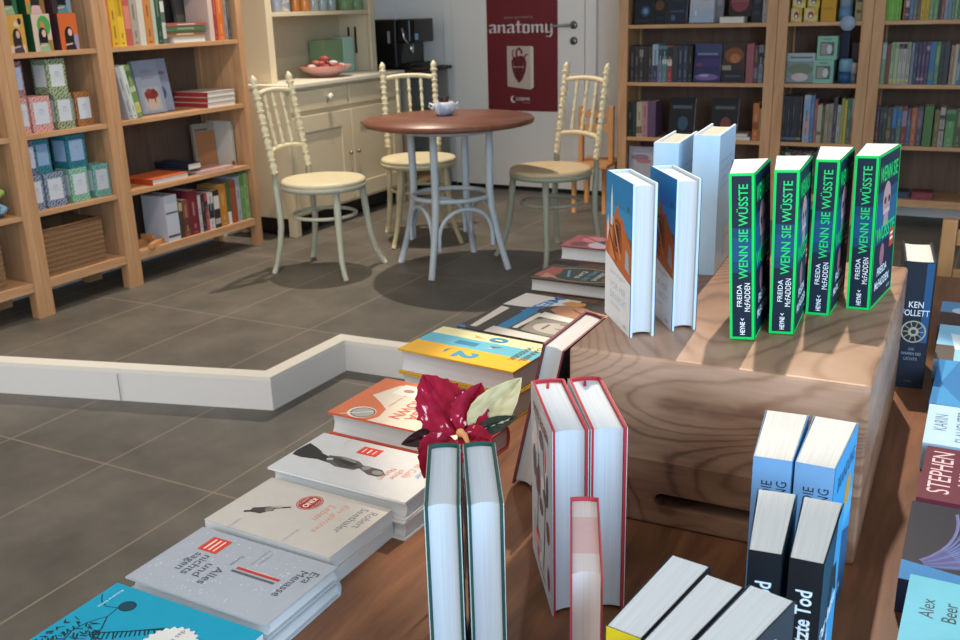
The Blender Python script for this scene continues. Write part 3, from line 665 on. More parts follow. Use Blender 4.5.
# dark book with the oval picture
W, H, T = .132, .21, .032
sh = [('r', 0, 0, W, H, '4A4240'), ('e', W * .5, .105, .058, .09, 'C89A58'), ('e', W * .5, .105, .054, .085, '35454A'), ('p', [(W * .2, .01), (W * .8, .0), (W * .9, .04), (W * .5, .05), (W * .2, .04)], 'A8584E'), ('p', [(W * .6, .02), (W * .9, .02), (W * .8, .06)], 'C08A74'),
      ('t', 'DAS', W * .5, .10, .012, .06, 0, 'D8D2C4', .02), ('t', 'SPIEL DES', W * .5, .122, .012, .085, 0, '6FA0B4', .02), ('t', 'LEBENS', W * .5, .144, .012, .07, 0, 'D8D2C4', .02), ('s', [(W * .3, .06), (W * .7, .08)], .006, '6FA0B4'), ('e', W * .65, .17, .01, .012, 'A84A44')]
lying('h', 'hardcover_book', 'dark hardback with a gold oval picture on its cover, before the pink book', T, W, H, -.924, 1.937, TZ, -1, '35302F', sh)
# pink and red flowered book, far end
W, H, T = .13, .215, .037
sh = [('r', 0, 0, W, H, 'B85C64'), ('e', W * .3, .06, .03, .03, 'D88A90'), ('e', W * .7, .10, .034, .034, 'D6C6CA'), ('e', W * .3, .13, .022, .03, 'C23A3C'), ('e', W * .72, .04, .022, .022, '7A4A50'), ('e', W * .45, .10, .016, .02, '5A4648'), ('e', W * .2, .17, .03, .024, 'C8403E'), ('e', W * .7, .17, .03, .03, '8E4A52'), ('s', [(W * .1, .02), (W * .9, .15)], .004, '6E3A40'), ('t', 'ROMAN', W * .5, .12, .014, .08, 0, 'E8D6D2')]
lying('h', 'hardcover_book', 'red and pink patterned hardback at the far left end of the table', T, W, H, -.975, 2.225, TZ, 0, '6E4044', sh)
o = MB(); o.prism([(0, 0), (.10, -.004), (.108, .068), (.004, .072)], 0, .012, flat('DAD8D4')); o = o.build('price_card', bevel=.003); place(o, -.855, 2.262, TZ + .0374, 12); tag(o, 'small white card lying on the pink book at the far end', 'card')

# hardback leaning against the block
T, W, H = .030, .150, .213
b = empty('hardcover_book'); hardback(b, T, W, H, '6A2B33', 'C4C2BE', jacket=None)
book_back(b, T, W, H, [('r', 0, 0, W, H, '1E2230')]); book_front(b, T, W, H, [('r', 0, 0, W, H, '5C2630'), ('t', 'ROMAN', W * .5, .15, .014, .08, 0, 'D8C8C0')])
place(b, -.5245, 1.142, TZ + .0034, 181, 13.0); tag(b, 'maroon hardback leaning sideways against the wooden block', 'book')
# second blue book leaning behind it at the block's left edge
T, W, H = .026, .13, .20
b = empty('hardcover_book'); hardback(b, T, W, H, '33506E', 'C9CCD0'); book_front(b, T, W, H, [('r', 0, 0, W, H, '3A5A7A'), ('t', 'MEER', W * .5, .14, .016, .07, 0, 'D8E0E8')])
place(b, -.515, 1.44, TZ + .003, 183, 9); tag(b, 'slate blue hardback leaning on the block behind the maroon one', 'book')

# ------------------------------------------------------------------ standing books in front
def standing_pair(label1, label2, group, fx, fy, T, W, H, rot, gap, board, jacket, front=None, back=None, ribbon=None, paper='BFC6CC', drot=(0, 0)):
    for k, lb in enumerate((label1, label2)):
        b = empty('hardcover_book'); hardback(b, T, W, H, board, paper, jacket=jacket, ribbon=ribbon)
        if front: book_front(b, T, W, H, front(W, H), lift=.0009)
        if back: book_back(b, T, W, H, back(W, H), lift=.0009)
        rr = rot + drot[k]; off = Matrix.Rotation(R(rr), 3, 'Z') @ Vector((0, -W / 2, 0)); sh_ = Matrix.Rotation(R(rot), 3, 'Z') @ Vector((-(T + gap) * k, 0, 0))
        place(b, fx + off.x + sh_.x, fy + off.y + sh_.y, TZ, rr); tag(b, lb, 'book', group)
standing_pair('green-bound hardback with pale jacket, left of the pair beneath the red leaves', 'green-bound hardback with pale jacket, right of the pair beneath the red leaves', 'green-bound pale hardbacks', -.3985, .6535, .031, .127, .21, -150, .0072, '1F4A42', 'C6D4DC',
              back=lambda W, H: [('t', 'Roman', W * .5, H * .8, .01, .05, 0, '9FB4C0')], front=lambda W, H: [('t', 'DAS MEER', W * .5, H * .75, .012, .08, 0, '8FA6B4')], drot=(-.8, .8))
def red_front(W, H):
    r_ = random.Random(3); s = [('r', 0, 0, W, H, 'A9AFB4')]
    for i in range(24): s.append(('e', r_.uniform(.1, .9) * W, r_.uniform(.12, .85) * H, r_.uniform(.006, .016), r_.uniform(.006, .02), r_.choice(['B2565C', 'C98F94', '5A4F54', '8E9AA2', 'D2C6C4', '7A3A42', '3E4348'])))
    s += [('s', [(W * .6, H * .1), (W * .7, H * .5), (W * .62, H * .8)], .004, '2F3338'), ('s', [(W * .3, H * .2), (W * .4, H * .7)], .004, '3A3E44'), ('t', 'ROTE ROSEN', W * .5, H * .9, .012, .1, 0, '7A3A42', .02), ('t', 'Roman', W * .5, H * .06, .008, .05, 0, '4A4F54')]
    return s
standing_pair('tall red-bound hardback, left of the pair in front of the wooden block', 'tall red-bound hardback, right of the pair in front of the wooden block', 'red-bound hardbacks', -.352, .831, .0365, .143, .217, -147, .003, 'A82A36', 'C9D2D8', front=red_front,
              back=lambda W, H: [('r', W * .1, H * .1, W * .4, H * .2, 'A9B4BC')], ribbon='A82A36', drot=(.6, -.6))
# small red-edged book in front of them
T, W, H = .0265, .130, .190
b = empty('hardcover_book'); hardback(b, T, W, H, 'A83A44', 'C9BFBC', bulge=.003, th=.0015); hx = T / 2
mb = MB(); mb.box((-hx + .0022, -W * .25, H - .0042), (hx - .0022, W * .22, H - .0038), flat('C0A09E', .6)); mb.build('colored_edge', b)
off = Matrix.Rotation(R(-157), 3, 'Z') @ Vector((0, -W / 2, 0)); place(b, -.2555 + off.x, .6365 + off.y, TZ, -157)
tag(b, 'small red-bound book standing before the tall red-bound hardbacks', 'book')

# three white-topped paperbacks side by side at the lower right
def slanted(label, x, y, T, W, H, rot, spine, front, title=None, flare=.003):
    b = empty('paperback_book'); softback(b, T, W, H, front, 'CACCCC', flare)
    book_front(b, T, W, H, [('r', 0, 0, W, H, front)] + (title(W, H) if title else []), lift=.0003)
    if spine != front: book_spine(b, T, W, H, [('r', 0, 0, T, H, spine), ('t', 'ROMAN', T * .5, H * .6, .012, .06, 90, '3A3A20')], lift=.0003)
    off = Matrix.Rotation(R(rot), 3, 'Z') @ Vector((T / 2, -W / 2, 0)); place(b, x + off.x, y + off.y, TZ, rot)
    tag(b, label, 'book', 'white-topped paperbacks at the lower right')
slanted('paperback with a yellow spine, leftmost of three white-topped books', -.2005, .693, .028, .115, .19, -8, 'C6B41E', '1A1C22')
slanted('dark paperback between the yellow-spined one and the grey lettered one', -.1675, .677, .0265, .115, .19, -10.5, '1D2129', '20242C')
slanted('dark grey paperback with white lettering on the side, rightmost of three', -.133, .677, .031, .118, .19, -12.5, '33383F', '33383F',
        lambda W, H: [('t', 'BERNHARD', W * .42, .168, .012, .082, 0, 'C6CCD2', .01), ('t', 'MAIER', W * .38, .150, .012, .056, 0, 'C6CCD2', .01), ('r', W * .1, .02, W * .9, .12, '4A525C')])

# blue and black spined thrillers against the block
def thriller(label, group, x, y, T, W, H, rot, col_, spine, front, flare):
    b = empty('paperback_book'); softback(b, T, W, H, col_, 'C6C6C2', flare)
    book_spine(b, T, W, H, spine(T, H), lift=.0003); book_front(b, T, W, H, front(W, H), lift=.0003)
    c = Matrix.Rotation(R(rot), 3, 'Z') @ Vector((T / 2, W / 2, 0)); place(b, x + c.x, y + c.y, TZ, rot); tag(b, label, 'book', group)
bs = lambda T, H: [('r', 0, 0, T, H, '6E9AC4'), ('t', 'DIE', T * .38, .168, .010, .016, 90, '22303E'), ('t', 'BRANDUNG', T * .76, .148, .010, .058, 90, '22303E'), ('r', 0, 0, T, .05, '4A7CA8')]
bf = lambda W, H: [('r', 0, 0, W, H, '3F9ED6'), ('r', 0, .10, W, .13, '5AB2E2'), ('p', [(0, 0), (W, 0), (W, .08), (W * .5, .1), (0, .07)], '2B5E88'), ('t', 'BRANDUNG', W * .55, .172, .016, .09, 0, '1F4E74', .01), ('p', [(W * .55, .11), (W * .6, .15), (W * .75, .16), (W * .85, .14), (W * .8, .12), (W * .68, .125)], 'C79A42'), ('r', W * .15, .06, W * .3, .1, '1E3A54'), ('r', W * .4, .045, W * .55, .08, 'E2EEF4'), ('t', 'THRILLER', W * .5, .025, .008, .06, 0, 'E2EEF4')]
thriller('blue-spined paperback, left of the pair standing against the wooden block', 'blue-spined paperbacks', -.1815, .884, .0365, .12, .2, 5, '6E9AC4', bs, bf, .004)
thriller('blue-spined paperback, right of the pair standing against the wooden block', 'blue-spined paperbacks', -.1425, .888, .0365, .12, .2, 0, '6E9AC4', bs, bf, .004)
ks = lambda T, H: [('r', 0, 0, T, H, '15191F'), ('t', 'Der letzte Tod', T * .5, .116, .0135, .086, 90, 'D5E2EA', .02), ('r', 0, .012, T, .022, '2B5E80')]
kf = lambda W, H: [('r', 0, 0, W, H, '1C4058'), ('p', [(W * .3, 0), (W, 0), (W, H), (W * .7, H), (W * .5, .1)], '3A98CC'), ('p', [(W * .4, .09), (W * .7, .12), (W * .9, .1), (W * .8, .14), (W * .5, .15)], '0F2430'), ('t', 'Der letzte', W * .5, .105, .016, .085, 0, 'E4F0F4', .02), ('t', 'Tod', W * .4, .08, .016, .035, 0, 'E4F0F4', .02), ('p', [(W * .1, .03), (W * .6, .03), (W * .5, .06), (W * .2, .065)], '6FC0E4')]
thriller('black-spined paperback, left of the pair before the blue-spined ones', 'black-spined paperbacks', -.1495, .733, .0268, .112, .187, 7, '15191F', ks, kf, .0045)
thriller('black-spined paperback with white spine title, right of the pair', 'black-spined paperbacks', -.1165, .735, .0268, .112, .187, 3, '15191F', ks, kf, .0045)

# thick navy hardback beyond the block
T, W, H = .046, .15, .214
b = empty('hardcover_book'); hardback(b, T, W, H, '1A2330', 'C9C6C0', jacket='172231', bulge=.006)
wheel = [('o', T * .5, .098, .019, .019, .0022, 'A79F84'), ('e', T * .5, .098, .008, .008, 'A79F84'), ('e', T * .5, .098, .004, .004, '2A3442')] + [('s', [(T * .5 + .007 * math.cos(a), .098 + .007 * math.sin(a)), (T * .5 + .018 * math.cos(a), .098 + .018 * math.sin(a))], .0016, '8E8A7A') for a in [i * math.pi / 5 for i in range(10)]]
book_spine(b, T, W, H, [('r', 0, 0, T, H, '18222F'), ('r', T * .72, .08, T * .96, H, '1F4E78'), ('t', 'KEN', T * .5, .144, .0105, .022, 0, 'D5DAE0', .01), ('t', 'FOLLETT', T * .5, .130, .0105, .042, 0, 'D5DAE0', .01)] + wheel + [('t', 'DIE', T * .5, .068, .0045, .008, 0, '8E98A4'), ('t', 'WAFFEN DES', T * .5, .060, .0048, .030, 0, '8E98A4'), ('t', 'LICHTS', T * .5, .051, .0048, .020, 0, '8E98A4'), ('t', 'LÜBBE', T * .5, .012, .003, .012, 0, '5A6470')], lift=.0046)
book_front(b, T, W, H, [('r', 0, 0, W, H, '4A6A8A'), ('r', 0, .0, W, .06, '2E4358'), ('p', [(W * .1, .06), (W * .5, .09), (W * .9, .07), (W * .9, .13), (W * .3, .15)], 'C9CCD4'), ('t', 'KEN FOLLETT', W * .5, .18, .016, .12, 0, 'E8ECF0', .01)], lift=.0009)
c = Matrix.Rotation(R(7), 3, 'Z') @ Vector((T / 2, W / 2, 0)); place(b, -.122 + c.x, 1.664 + c.y, TZ, 7)
tag(b, 'thick navy hardback with a gold wheel on its spine, standing right of the block', 'book')

# row of books lying along the right side of the picture (heads to the left)
def rrow(name, label, T, W, H, x0, y0, cover, shapes, rot=0, soft=True, z=TZ):
    b = empty(name)
    (softback if soft else hardback)(b, T, W, H, cover)
    book_front(b, T, W, H, shapes, lift=.0003)
    b.matrix_world = Matrix.Translation((x0, y0, z)) @ Matrix.Rotation(R(rot), 4, 'Z') @ Matrix.Translation((H, W / 2, T / 2)) @ Matrix.Rotation(R(180), 4, 'Z') @ LIE
    tag(b, label, 'book'); return b
W, H = .125, .2
def rounded(w, h, r, n=6): return [(cx + r * math.cos(R(a + 90 * i / n)), cy + r * math.sin(R(a + 90 * i / n))) for cx, cy, a in ((w - r, h - r, 0), (r, h - r, 90), (r, r, 180), (w - r, r, 270)) for i in range(n + 1)]
rrow('paperback_book', 'pale turquoise paperback with slim black lettering, nearest on the right', (.060), W, H, -.034, .843, '4E9CAC', [('r', 0, 0, W, H, '58A4B4'), ('t', 'Alex', W * .55, .180, .013, .034, 0, '20323A'), ('t', 'Beer', W * .55, .160, .013, .034, 0, '20323A'), ('t', 'Die weiße Stunde', W * .5, .12, .012, .09, 0, '20323A')], 0)
W, H = .185, .255
fan = [('r', 0, 0, W, H, '0C1226')]
for i in range(14):
    a0 = .02 + i * .062; pts = [(W * .20 + (.012 + .125 * t) * math.sin(a0 + .45 * t), H - .010 - (.012 + .125 * t) * math.cos(a0 + .45 * t)) for t in [j / 7 for j in range(8)]]
    fan.append(('s', pts, .0035, ['3A4A78', '5A5A8A', '2E5090', '4A3E6A'][i % 4])); fan.append(('s', [(a + .002, b - .001) for a, b in pts[2:]], .0012, '5A6A9A'))
fan += [('p', [(0, H), (W * .22, H), (W * .16, H - .06), (0, H - .08)], '1F6FA4'), ('t', 'VERTILGT', W * .55, .105, .022, .12, 0, 'D5DCE6', .02), ('t', 'HARPER', W * .1, .12, .006, .03, 0, '7FA8D0')]
rrow('paperback_book', 'dark blue paperback with fanned feather strokes, behind the pale turquoise one', .040, W, H, -.046, .988, '25304A', fan, 1)
W, H = .160, .22
rrow('hardcover_book', 'maroon book with large pale letters, between the feather book and the pale blue one', .040, W, H, -.046, 1.185, '6A2338', [('r', 0, 0, W, H, '5C1C30'), ('p', [(0, .1), (W, .14), (W, 0), (0, 0)], '4A1A2A'), ('t', 'STEPHEN', W * .52, .198, .026, .125, 0, 'D8B9BC'), ('t', 'KING', W * .58, .162, .030, .085, 0, 'D8B9BC'), ('t', 'Holly', W * .5, .1, .03, .08, 0, 'D9A0A0')], 0, False)
W, H = .148, .215
rrow('paperback_book', 'pale blue paperback with grey letters, behind the maroon book', .040, W, H, -.053, 1.353, 'A9C6DC', [('r', 0, 0, W, H, 'AECBE0'), ('t', 'KARIN', W * .55, .196, .017, .06, 0, '5E7488'), ('t', 'SLAUGHTER', W * .5, .166, .020, .115, 0, '5E7488'), ('p', [(W * .1, .14), (W * .9, .14), (W * .8, .02), (W * .3, .04)], 'DCE6EC')], 1)
W, H = .208, .25
rrow('paperback_book', 'bright blue paperback with a white torn-paper patch, second farthest on the right', .038, W, H, -.057, 1.508, '2E6FA4', [('r', 0, 0, W, H, '2F72A8'), ('p', [(0, .2), (W * .45, .24), (W, .22), (W, .24), (0, .24)], '3E8CC0'), ('p', [(W * .02, .19), (W * .35, .205), (W * .42, .175), (W * .5, .195), (W * .46, .1), (W * .02, .08)], 'C6D4DC'), ('t', 'DREI FRAUEN', W * .24, .16, .012, .09, 0, '3A4A58'), ('t', 'EWIG', W * .7, .2, .02, .05, 0, '6FB4E0'), ('e', W * .75, .1, .04, .04, '1E4A78')], 0)
W, H = .2, .23
rrow('hardcover_book', 'light blue beach-scene book lying in front of the orange-spined one at far right', .036, W, H, -.066, 1.722, '7FB4D4', [('r', 0, 0, W, H, '8CC0DC'), ('p', [(0, H), (W * .4, H), (W * .4, H - .03), (0, H - .03)], '5A5048'), ('p', [(W * .3, H - .03), (W * .75, H - .02), (W * .7, H - .06), (W * .35, H - .08)], 'DCE8EE'), ('e', W * .7, H - .05, .02, .012, 'C8504A'), ('t', 'SOMMER', W * .5, .12, .02, .1, 0, 'F0F4F4')], 1, False)
W, H = .15, .2
rrow('hardcover_book', 'blue and brown picture book at the far end of the right row', .036, W, H, -.074, 1.930, '5A4034', [('r', 0, 0, W, H, '4A3630'), ('r', W * .5, 0, W, H, '5A8AB4'), ('e', W * .6, H - .04, .02, .02, 'B8C8D4'), ('t', 'ROM', W * .3, .12, .02, .06, 0, 'E0C8B0')], 1, False)

# ------------------------------------------------------------------ poinsettia sprig behind the green-bound pair
def leaf_mat(name, a, b_, fl=None):
    if name in MATS: return MATS[name]
    m, nt, bs_ = new_mat(name); tc = nt.nodes.new('ShaderNodeTexCoord')
    n = nt.nodes.new('ShaderNodeTexNoise'); n.inputs['Scale'].default_value = 90; n.inputs['Detail'].default_value = 3
    nt.links.new(tc.outputs['Object'], n.inputs['Vector'])
    st = [(.3, a), (.6, b_)] + ([(.64, b_), (.665, fl)] if fl else [])
    mp = nt.nodes.new('ShaderNodeMapping'); mp.inputs['Scale'].default_value = (1.6, .45, 1); nt.links.new(tc.outputs['Object'], mp.inputs['Vector']); nt.links.new(mp.outputs['Vector'], n.inputs['Vector'])
    r = ramp(nt, st); nt.links.new(n.outputs['Fac'], r.inputs['Fac']); nt.links.new(r.outputs['Color'], bs_.inputs['Base Color'])
    bs_.inputs['Roughness'].default_value = .65; bs_.inputs['Specular IOR Level'].default_value = .15; MATS[name] = m; return m
RED_LEAF = leaf_mat('red_leaf', '780820', '921230', 'E0B4B4'); PALE_LEAF = leaf_mat('pale_leaf', 'A89C74', 'C4B78E'); DARK_LEAF = leaf_mat('dark_leaf', '2A1A1E', '3A242A'); GREEN_LEAF = leaf_mat('dark_green_leaf', '232A24', '343A30')
sprig = empty('poinsettia_sprig', (-.489, .845, TZ)); tag(sprig, 'artificial poinsettia sprig with red, pale and dark leaves behind the green-bound books', 'artificial plant')
SP = Matrix.Translation((.489, -.845, -TZ))
def leaf(name, base, tip, width, mat, face, curl=.15, serr=.0):
    """leaf blade: a curved grid with raised veins and slightly serrated rim, local frame at its base"""
    base, tip = Vector(base), Vector(tip); ax = tip - base; L = ax.length; ax.normalize()
    nrm = Vector(face).normalized(); sd = ax.cross(nrm).normalized(); nrm = sd.cross(ax).normalized()
    NU, NV = 8, 22; vs = []; 
    for i in range(NV + 1):
        t = i / NV; w = width / 2 * (math.sin(math.pi * min(1, t ** .75)) ** .8 if 0 < t < 1 else .0)
        w *= 1 + serr * (1 if i % 3 == 1 else -.3)
        for j in range(-NU, NU + 1):
            s_ = j / NU; x = s_ * w
            z = abs(s_) ** 1.3 * w * .32 - curl * L * t * t + .0035 * math.exp(-(s_ * 9) ** 2) * -1 + .0014 * math.sin(t * 30 - abs(s_) * 7) * (1 - abs(s_)) * min(1, 6 * (1 - t))
            vs.append((x, t * L, z))
    k = 2 * NU + 1
    fs = [(i * k + j, i * k + j + 1, (i + 1) * k + j + 1, (i + 1) * k + j) for i in range(NV) for j in range(2 * NU)]
    mb = MB().add(vs, fs, mat, True); o = mb.build(name, sprig, weld=True)
    so = o.modifiers.new('thickness', 'SOLIDIFY'); so.thickness = .0006; so.offset = 0
    Mx = Matrix(((sd.x, ax.x, nrm.x, base.x), (sd.y, ax.y, nrm.y, base.y), (sd.z, ax.z, nrm.z, base.z), (0, 0, 0, 1)))
    o.matrix_basis = SP @ Mx
    return o
VW = (.46, -.79, .40)
leaf('red_leaf', (-.4897, .845, .8446), (-.5443, .862, .9008), .058, RED_LEAF, VW, .06, .10)
leaf('red_leaf', (-.4865, .848, .8453), (-.4725, .866, .8994), .042, RED_LEAF, (.3, -.85, .4), .08, .10)
leaf('red_leaf', (-.4960, .838, .8431), (-.5090, .800, .8080), .050, RED_LEAF, VW, .08, .08)
leaf('red_leaf', (-.4860, .842, .8429), (-.4420, .828, .8560), .030, RED_LEAF, (.3, -.6, .8), .10, .06)
leaf('pale_leaf', (-.4780, .852, .8480), (-.4256, .870, .9103), .042, PALE_LEAF, (.55, -.75, .35), .06, .02)
leaf('dark_leaf', (-.4990, .845, .8480), (-.5589, .830, .8242), .022, DARK_LEAF, VW, .08)
leaf('dark_leaf', (-.4686, .850, .8500), (-.4273, .860, .8701), .018, GREEN_LEAF, VW, .08)
mb = MB(); mb.tube([(0, 0, 0), (.002, .004, .06), (-.001, .002, .13), (0, 0, .182)], [.0022, .0022, .002, .0025], flat('4A3A2C', .6), 8); mb.build('stem', sprig)
mb = MB(); mb.tube([(0, 0, .180), (.012, -.010, .186), (.022, -.018, .178)], [.003, .0035, .002], flat('E0A070', .5), 8); mb.ball((.003, -.003, .184), .005, flat('D89A60', .5)); mb.build('flower_center', sprig)

# ------------------------------------------------------------------ bentwood chairs
CREAM = flat('D6CCAA', .45, .4, .04); SEATC = wood('cream_seat', [(.2, 'CDC29E'), (.8, 'D8CEAE')], (3, 3, 3), grain=3, distort=1, rough=.45); GREYG = flat('A9A996', .45, .4, .04)
def turned(path_a, path_b, r, n_beads, mat, mb, finial=False):
    """turned post from a to b: a chain of bobbins"""
    a, b = Vector(path_a), Vector(path_b); d = b - a; L = d.length; q = d.to_track_quat('Z', 'Y').to_matrix().to_4x4(); M = Matrix.Translation(a) @ q
    prof = [(r * .8, 0)]; seg = L / n_beads
    for i in range(n_beads):
        z = i * seg; prof += [(r * .62, z + seg * .06), (r * 1.0, z + seg * .14), (r * 1.0, z + seg * .24), (r * .62, z + seg * .32), (r * .98, z + seg * .55), (r * .98, z + seg * .72), (r * .66, z + seg * .95)]
    if finial: prof += [(r * .6, L), (r * 1.1, L + .008), (r * 1.15, L + .016), (r * .6, L + .022), (r * 1.0, L + .032), (r * .8, L + .048), (r * .3, L + .062), (.0005, L + .066)]
    else: prof += [(r * .8, L)]
    mb.lathe(prof, mat, 12, M)
def make_chair(label, seat_mat, frame_mat, leg_mat):
    c = empty('bentwood_chair'); tag(c, label, 'chair', None)
    s = MB(); s.lathe([(.0, .447), (.198, .447), (.212, .452), (.215, .463), (.208, .472), (.19, .4745), (.0, .4715)], seat_mat, 40); s.build('seat', c)
    f = MB(); f.lathe([(.190, .425), (.209, .425), (.2165, .436), (.2165, .449), (.210, .4515), (.19, .449)], leg_mat, 40); f.build('seat_ring', c)
    for sy in (-1, 1):
        l = MB(); l.tube([(.150, sy * .125, .428), (.155, sy * .13, .36), (.160, sy * .138, .27), (.168, sy * .148, .18), (.182, sy * .166, .09), (.206, sy * .186, .03), (.222, sy * .196, 0)], [.0165, .018, .0175, .016, .0145, .0135, .0135], leg_mat, 12); l.build('leg', c)
    for sy in (-1, 1):
        l = MB(); l.tube([(-.185, sy * .150, .505), (-.186, sy * .150, .44), (-.175, sy * .152, .34), (-.172, sy * .155, .24), (-.185, sy * .160, .14), (-.205, sy * .170, .05), (-.222, sy * .178, 0)], [.015, .016, .0165, .016, .015, .0135, .0135], leg_mat, 12); l.build('leg', c)
        p = MB(); turned((-.185, sy * .150, .505), (-.255, sy * .150, .925), .0195, 7, frame_mat, p, True); p.build('back_post', c)
    def at(z): return -.185 - .07 * (z - .505) / .42
    for z, nm, rr in ((.895, 'top_rail', .013), (.615, 'lower_rail', .013)):
        rl = MB(); rl.tube([(at(z) - .022 * (1 - (t) ** 2), .147 * t, z + .013 * (1 - t * t)) for t in [-1 + i / 5 for i in range(11)]], rr, frame_mat, 10); rl.build(nm, c)
    for t in (-.48, 0, .48):
        sp = MB(); k = (1 - t * t)
        turned((at(.615) - .022 * k, .147 * t, .622 + .013 * k), (at(.895) - .022 * k, .147 * t, .89 + .013 * k), .0112, 3, frame_mat, sp); sp.build('spindle', c)
    st = MB(); n = 28; st.tube([(.160 * math.cos(2 * math.pi * i / n) - .006, .160 * math.sin(2 * math.pi * i / n), .29) for i in range(n)], .0095, leg_mat, 8, closed=True); st.build('stretcher_ring', c)
    return c
ch = make_chair('cream bentwood chair with turned back, in front of the bookcase end and cabinet', SEATC, CREAM, flat('B9B9A6', .45, .4, .04)); place(ch, -3.045, 3.975, 0, 4)
ch = make_chair('cream bentwood chair behind the round table, before the cabinet and coffee maker', SEATC, CREAM, flat('C9BD98', .45, .4, .04)); place(ch, -2.955, 4.755, 0, -50)
ch = make_chair('cream bentwood chair with grey-green legs to the right of the round table', wood('tan_seat', [(.2, 'C9AF88'), (.8, 'D8C19A')], (3, 3, 3), grain=3, distort=1, rough=.45), flat('D6C49E', .45, .4, .04), flat('9FA08C', .45, .4, .04)); place(ch, -2.09, 4.66, 0, -113)

# round cafe table
t = empty('round_table', (-2.468, 4.27, 0)); tag(t, 'round cafe table with brown wood top and pale blue bentwood legs', 'table')
PB = flat('B7BFC4', .45, .4, .04)
m = MB(); m.lathe([(0, .728), (.405, .728), (.424, .734), (.427, .748), (.420, .758), (0, .760)], CAFE_TOP, 56); m.build('table_top', t)
m = MB(); m.lathe([(.17, .695), (.24, .695), (.245, .70), (.245, .7275), (.17, .7275)], PB, 40); m.build('apron_ring', t)
for k in range(4):
    a = R(-82 + 90 * k + 0); ca, sa = math.cos(a), math.sin(a)
    m = MB(); m.tube([(r * ca, r * sa, z) for r, z in ((.212, .70), (.210, .60), (.208, .50), (.208, .40), (.215, .32), (.240, .20), (.272, .09), (.300, .0))], [.017, .019, .019, .019, .0185, .0175, .0165, .016], PB, 12); m.build('leg', t)
    b_ = a + R(90); m = MB(); P0 = Vector((.243 * ca, .243 * sa, 0)); P1 = Vector((.243 * math.cos(b_), .243 * math.sin(b_), 0)); mid = (P0 + P1) / 2
    pts = []
    for i in range(17):
        q = math.pi * i / 16; u = (1 - math.cos(q)) / 2; p = P0.lerp(P1, .07 + .86 * u)
        pts.append((p.x, p.y, .13 + .195 * math.sin(q) ** .62))
    m.tube(pts, .0105, PB, 8); m.build('arch_brace', t)
m = MB(); n = 36; m.tube([(.196 * math.cos(2 * math.pi * i / n), .196 * math.sin(2 * math.pi * i / n), .372) for i in range(n)], .012, PB, 10, closed=True); m.build('brace_ring', t)
# small white pot with brown sticks
pt = empty('ceramic_pot', (-2.545, 4.36, .760)); tag(pt, 'small white and blue ceramic pot holding brown sugar sticks on the cafe table', 'pot')
PORC = pattern('D9DDE0', '9FB2CC', 26, 'noise')
m = MB(); m.lathe([(0, 0), (.034, 0), (.050, .012), (.060, .032), (.059, .048), (.050, .064), (.046, .067), (.041, .064), (.046, .05), (.040, .03), (0, .02)], PORC, 28); m.build('pot_body', pt)
for sx in (-1, 1):
    m = MB(); m.tube([(sx * .052 * .87, sx * .052 * .5, .05), (sx * .072 * .87, sx * .072 * .5, .060), (sx * .078 * .87, sx * .078 * .5, .046), (sx * .055 * .87, sx * .055 * .5, .030)], .0055, PORC, 8); m.build('pot_handle', pt)
for i in range(6):
    a = i * 1.05; m = MB(); m.tube([(.012 * math.cos(a), .012 * math.sin(a), .026), (.026 * math.cos(a + .3), .026 * math.sin(a + .3), .094 - .006 * (i % 3))], .005, flat('5A3A36', .6), 6)
    o = m.build('sugar_stick'); o.location = (-2.545, 4.36, .760); tag(o, 'brown sugar stick standing in the small ceramic pot', 'sugar stick', 'sugar sticks in the pot')

# ------------------------------------------------------------------ cream cabinet with hutch
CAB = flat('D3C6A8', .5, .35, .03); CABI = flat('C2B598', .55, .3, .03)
cab = empty('hutch_cabinet', (WL, 4.47, 0)); tag(cab, 'cream painted dresser with open hutch between the bookcase and the coffee maker', 'cabinet')
cx = .455     # depth of the base, local x out of the wall; local y along the wall
L = 1.225
m = MB(); m.box((.01, 0, .115), (cx - .012, L, .858), CAB).box((cx - .06, 0, 0), (cx - .012, .06, .115), CAB).box((cx - .06, L - .06, 0), (cx - .012, L, .115), CAB).box((.01, 0, 0), (.06, .06, .115), CAB).box((.01, L - .06, 0), (.06, L, .115), CAB)
m.build('base_cabinet', cab, bevel=.004)
m = MB(); m.box((.005, -.012, .8585), (cx + .022, L + .012, .885), flat('DAD3C2', .4, .4, .03)); m.build('counter_top', cab, bevel=.006)
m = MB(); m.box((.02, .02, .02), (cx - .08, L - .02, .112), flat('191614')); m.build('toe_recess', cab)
KNOB = flat('DCD8CE', .2, .6); BRASS = flat('9A8C74', .35, .5, .03, .7)
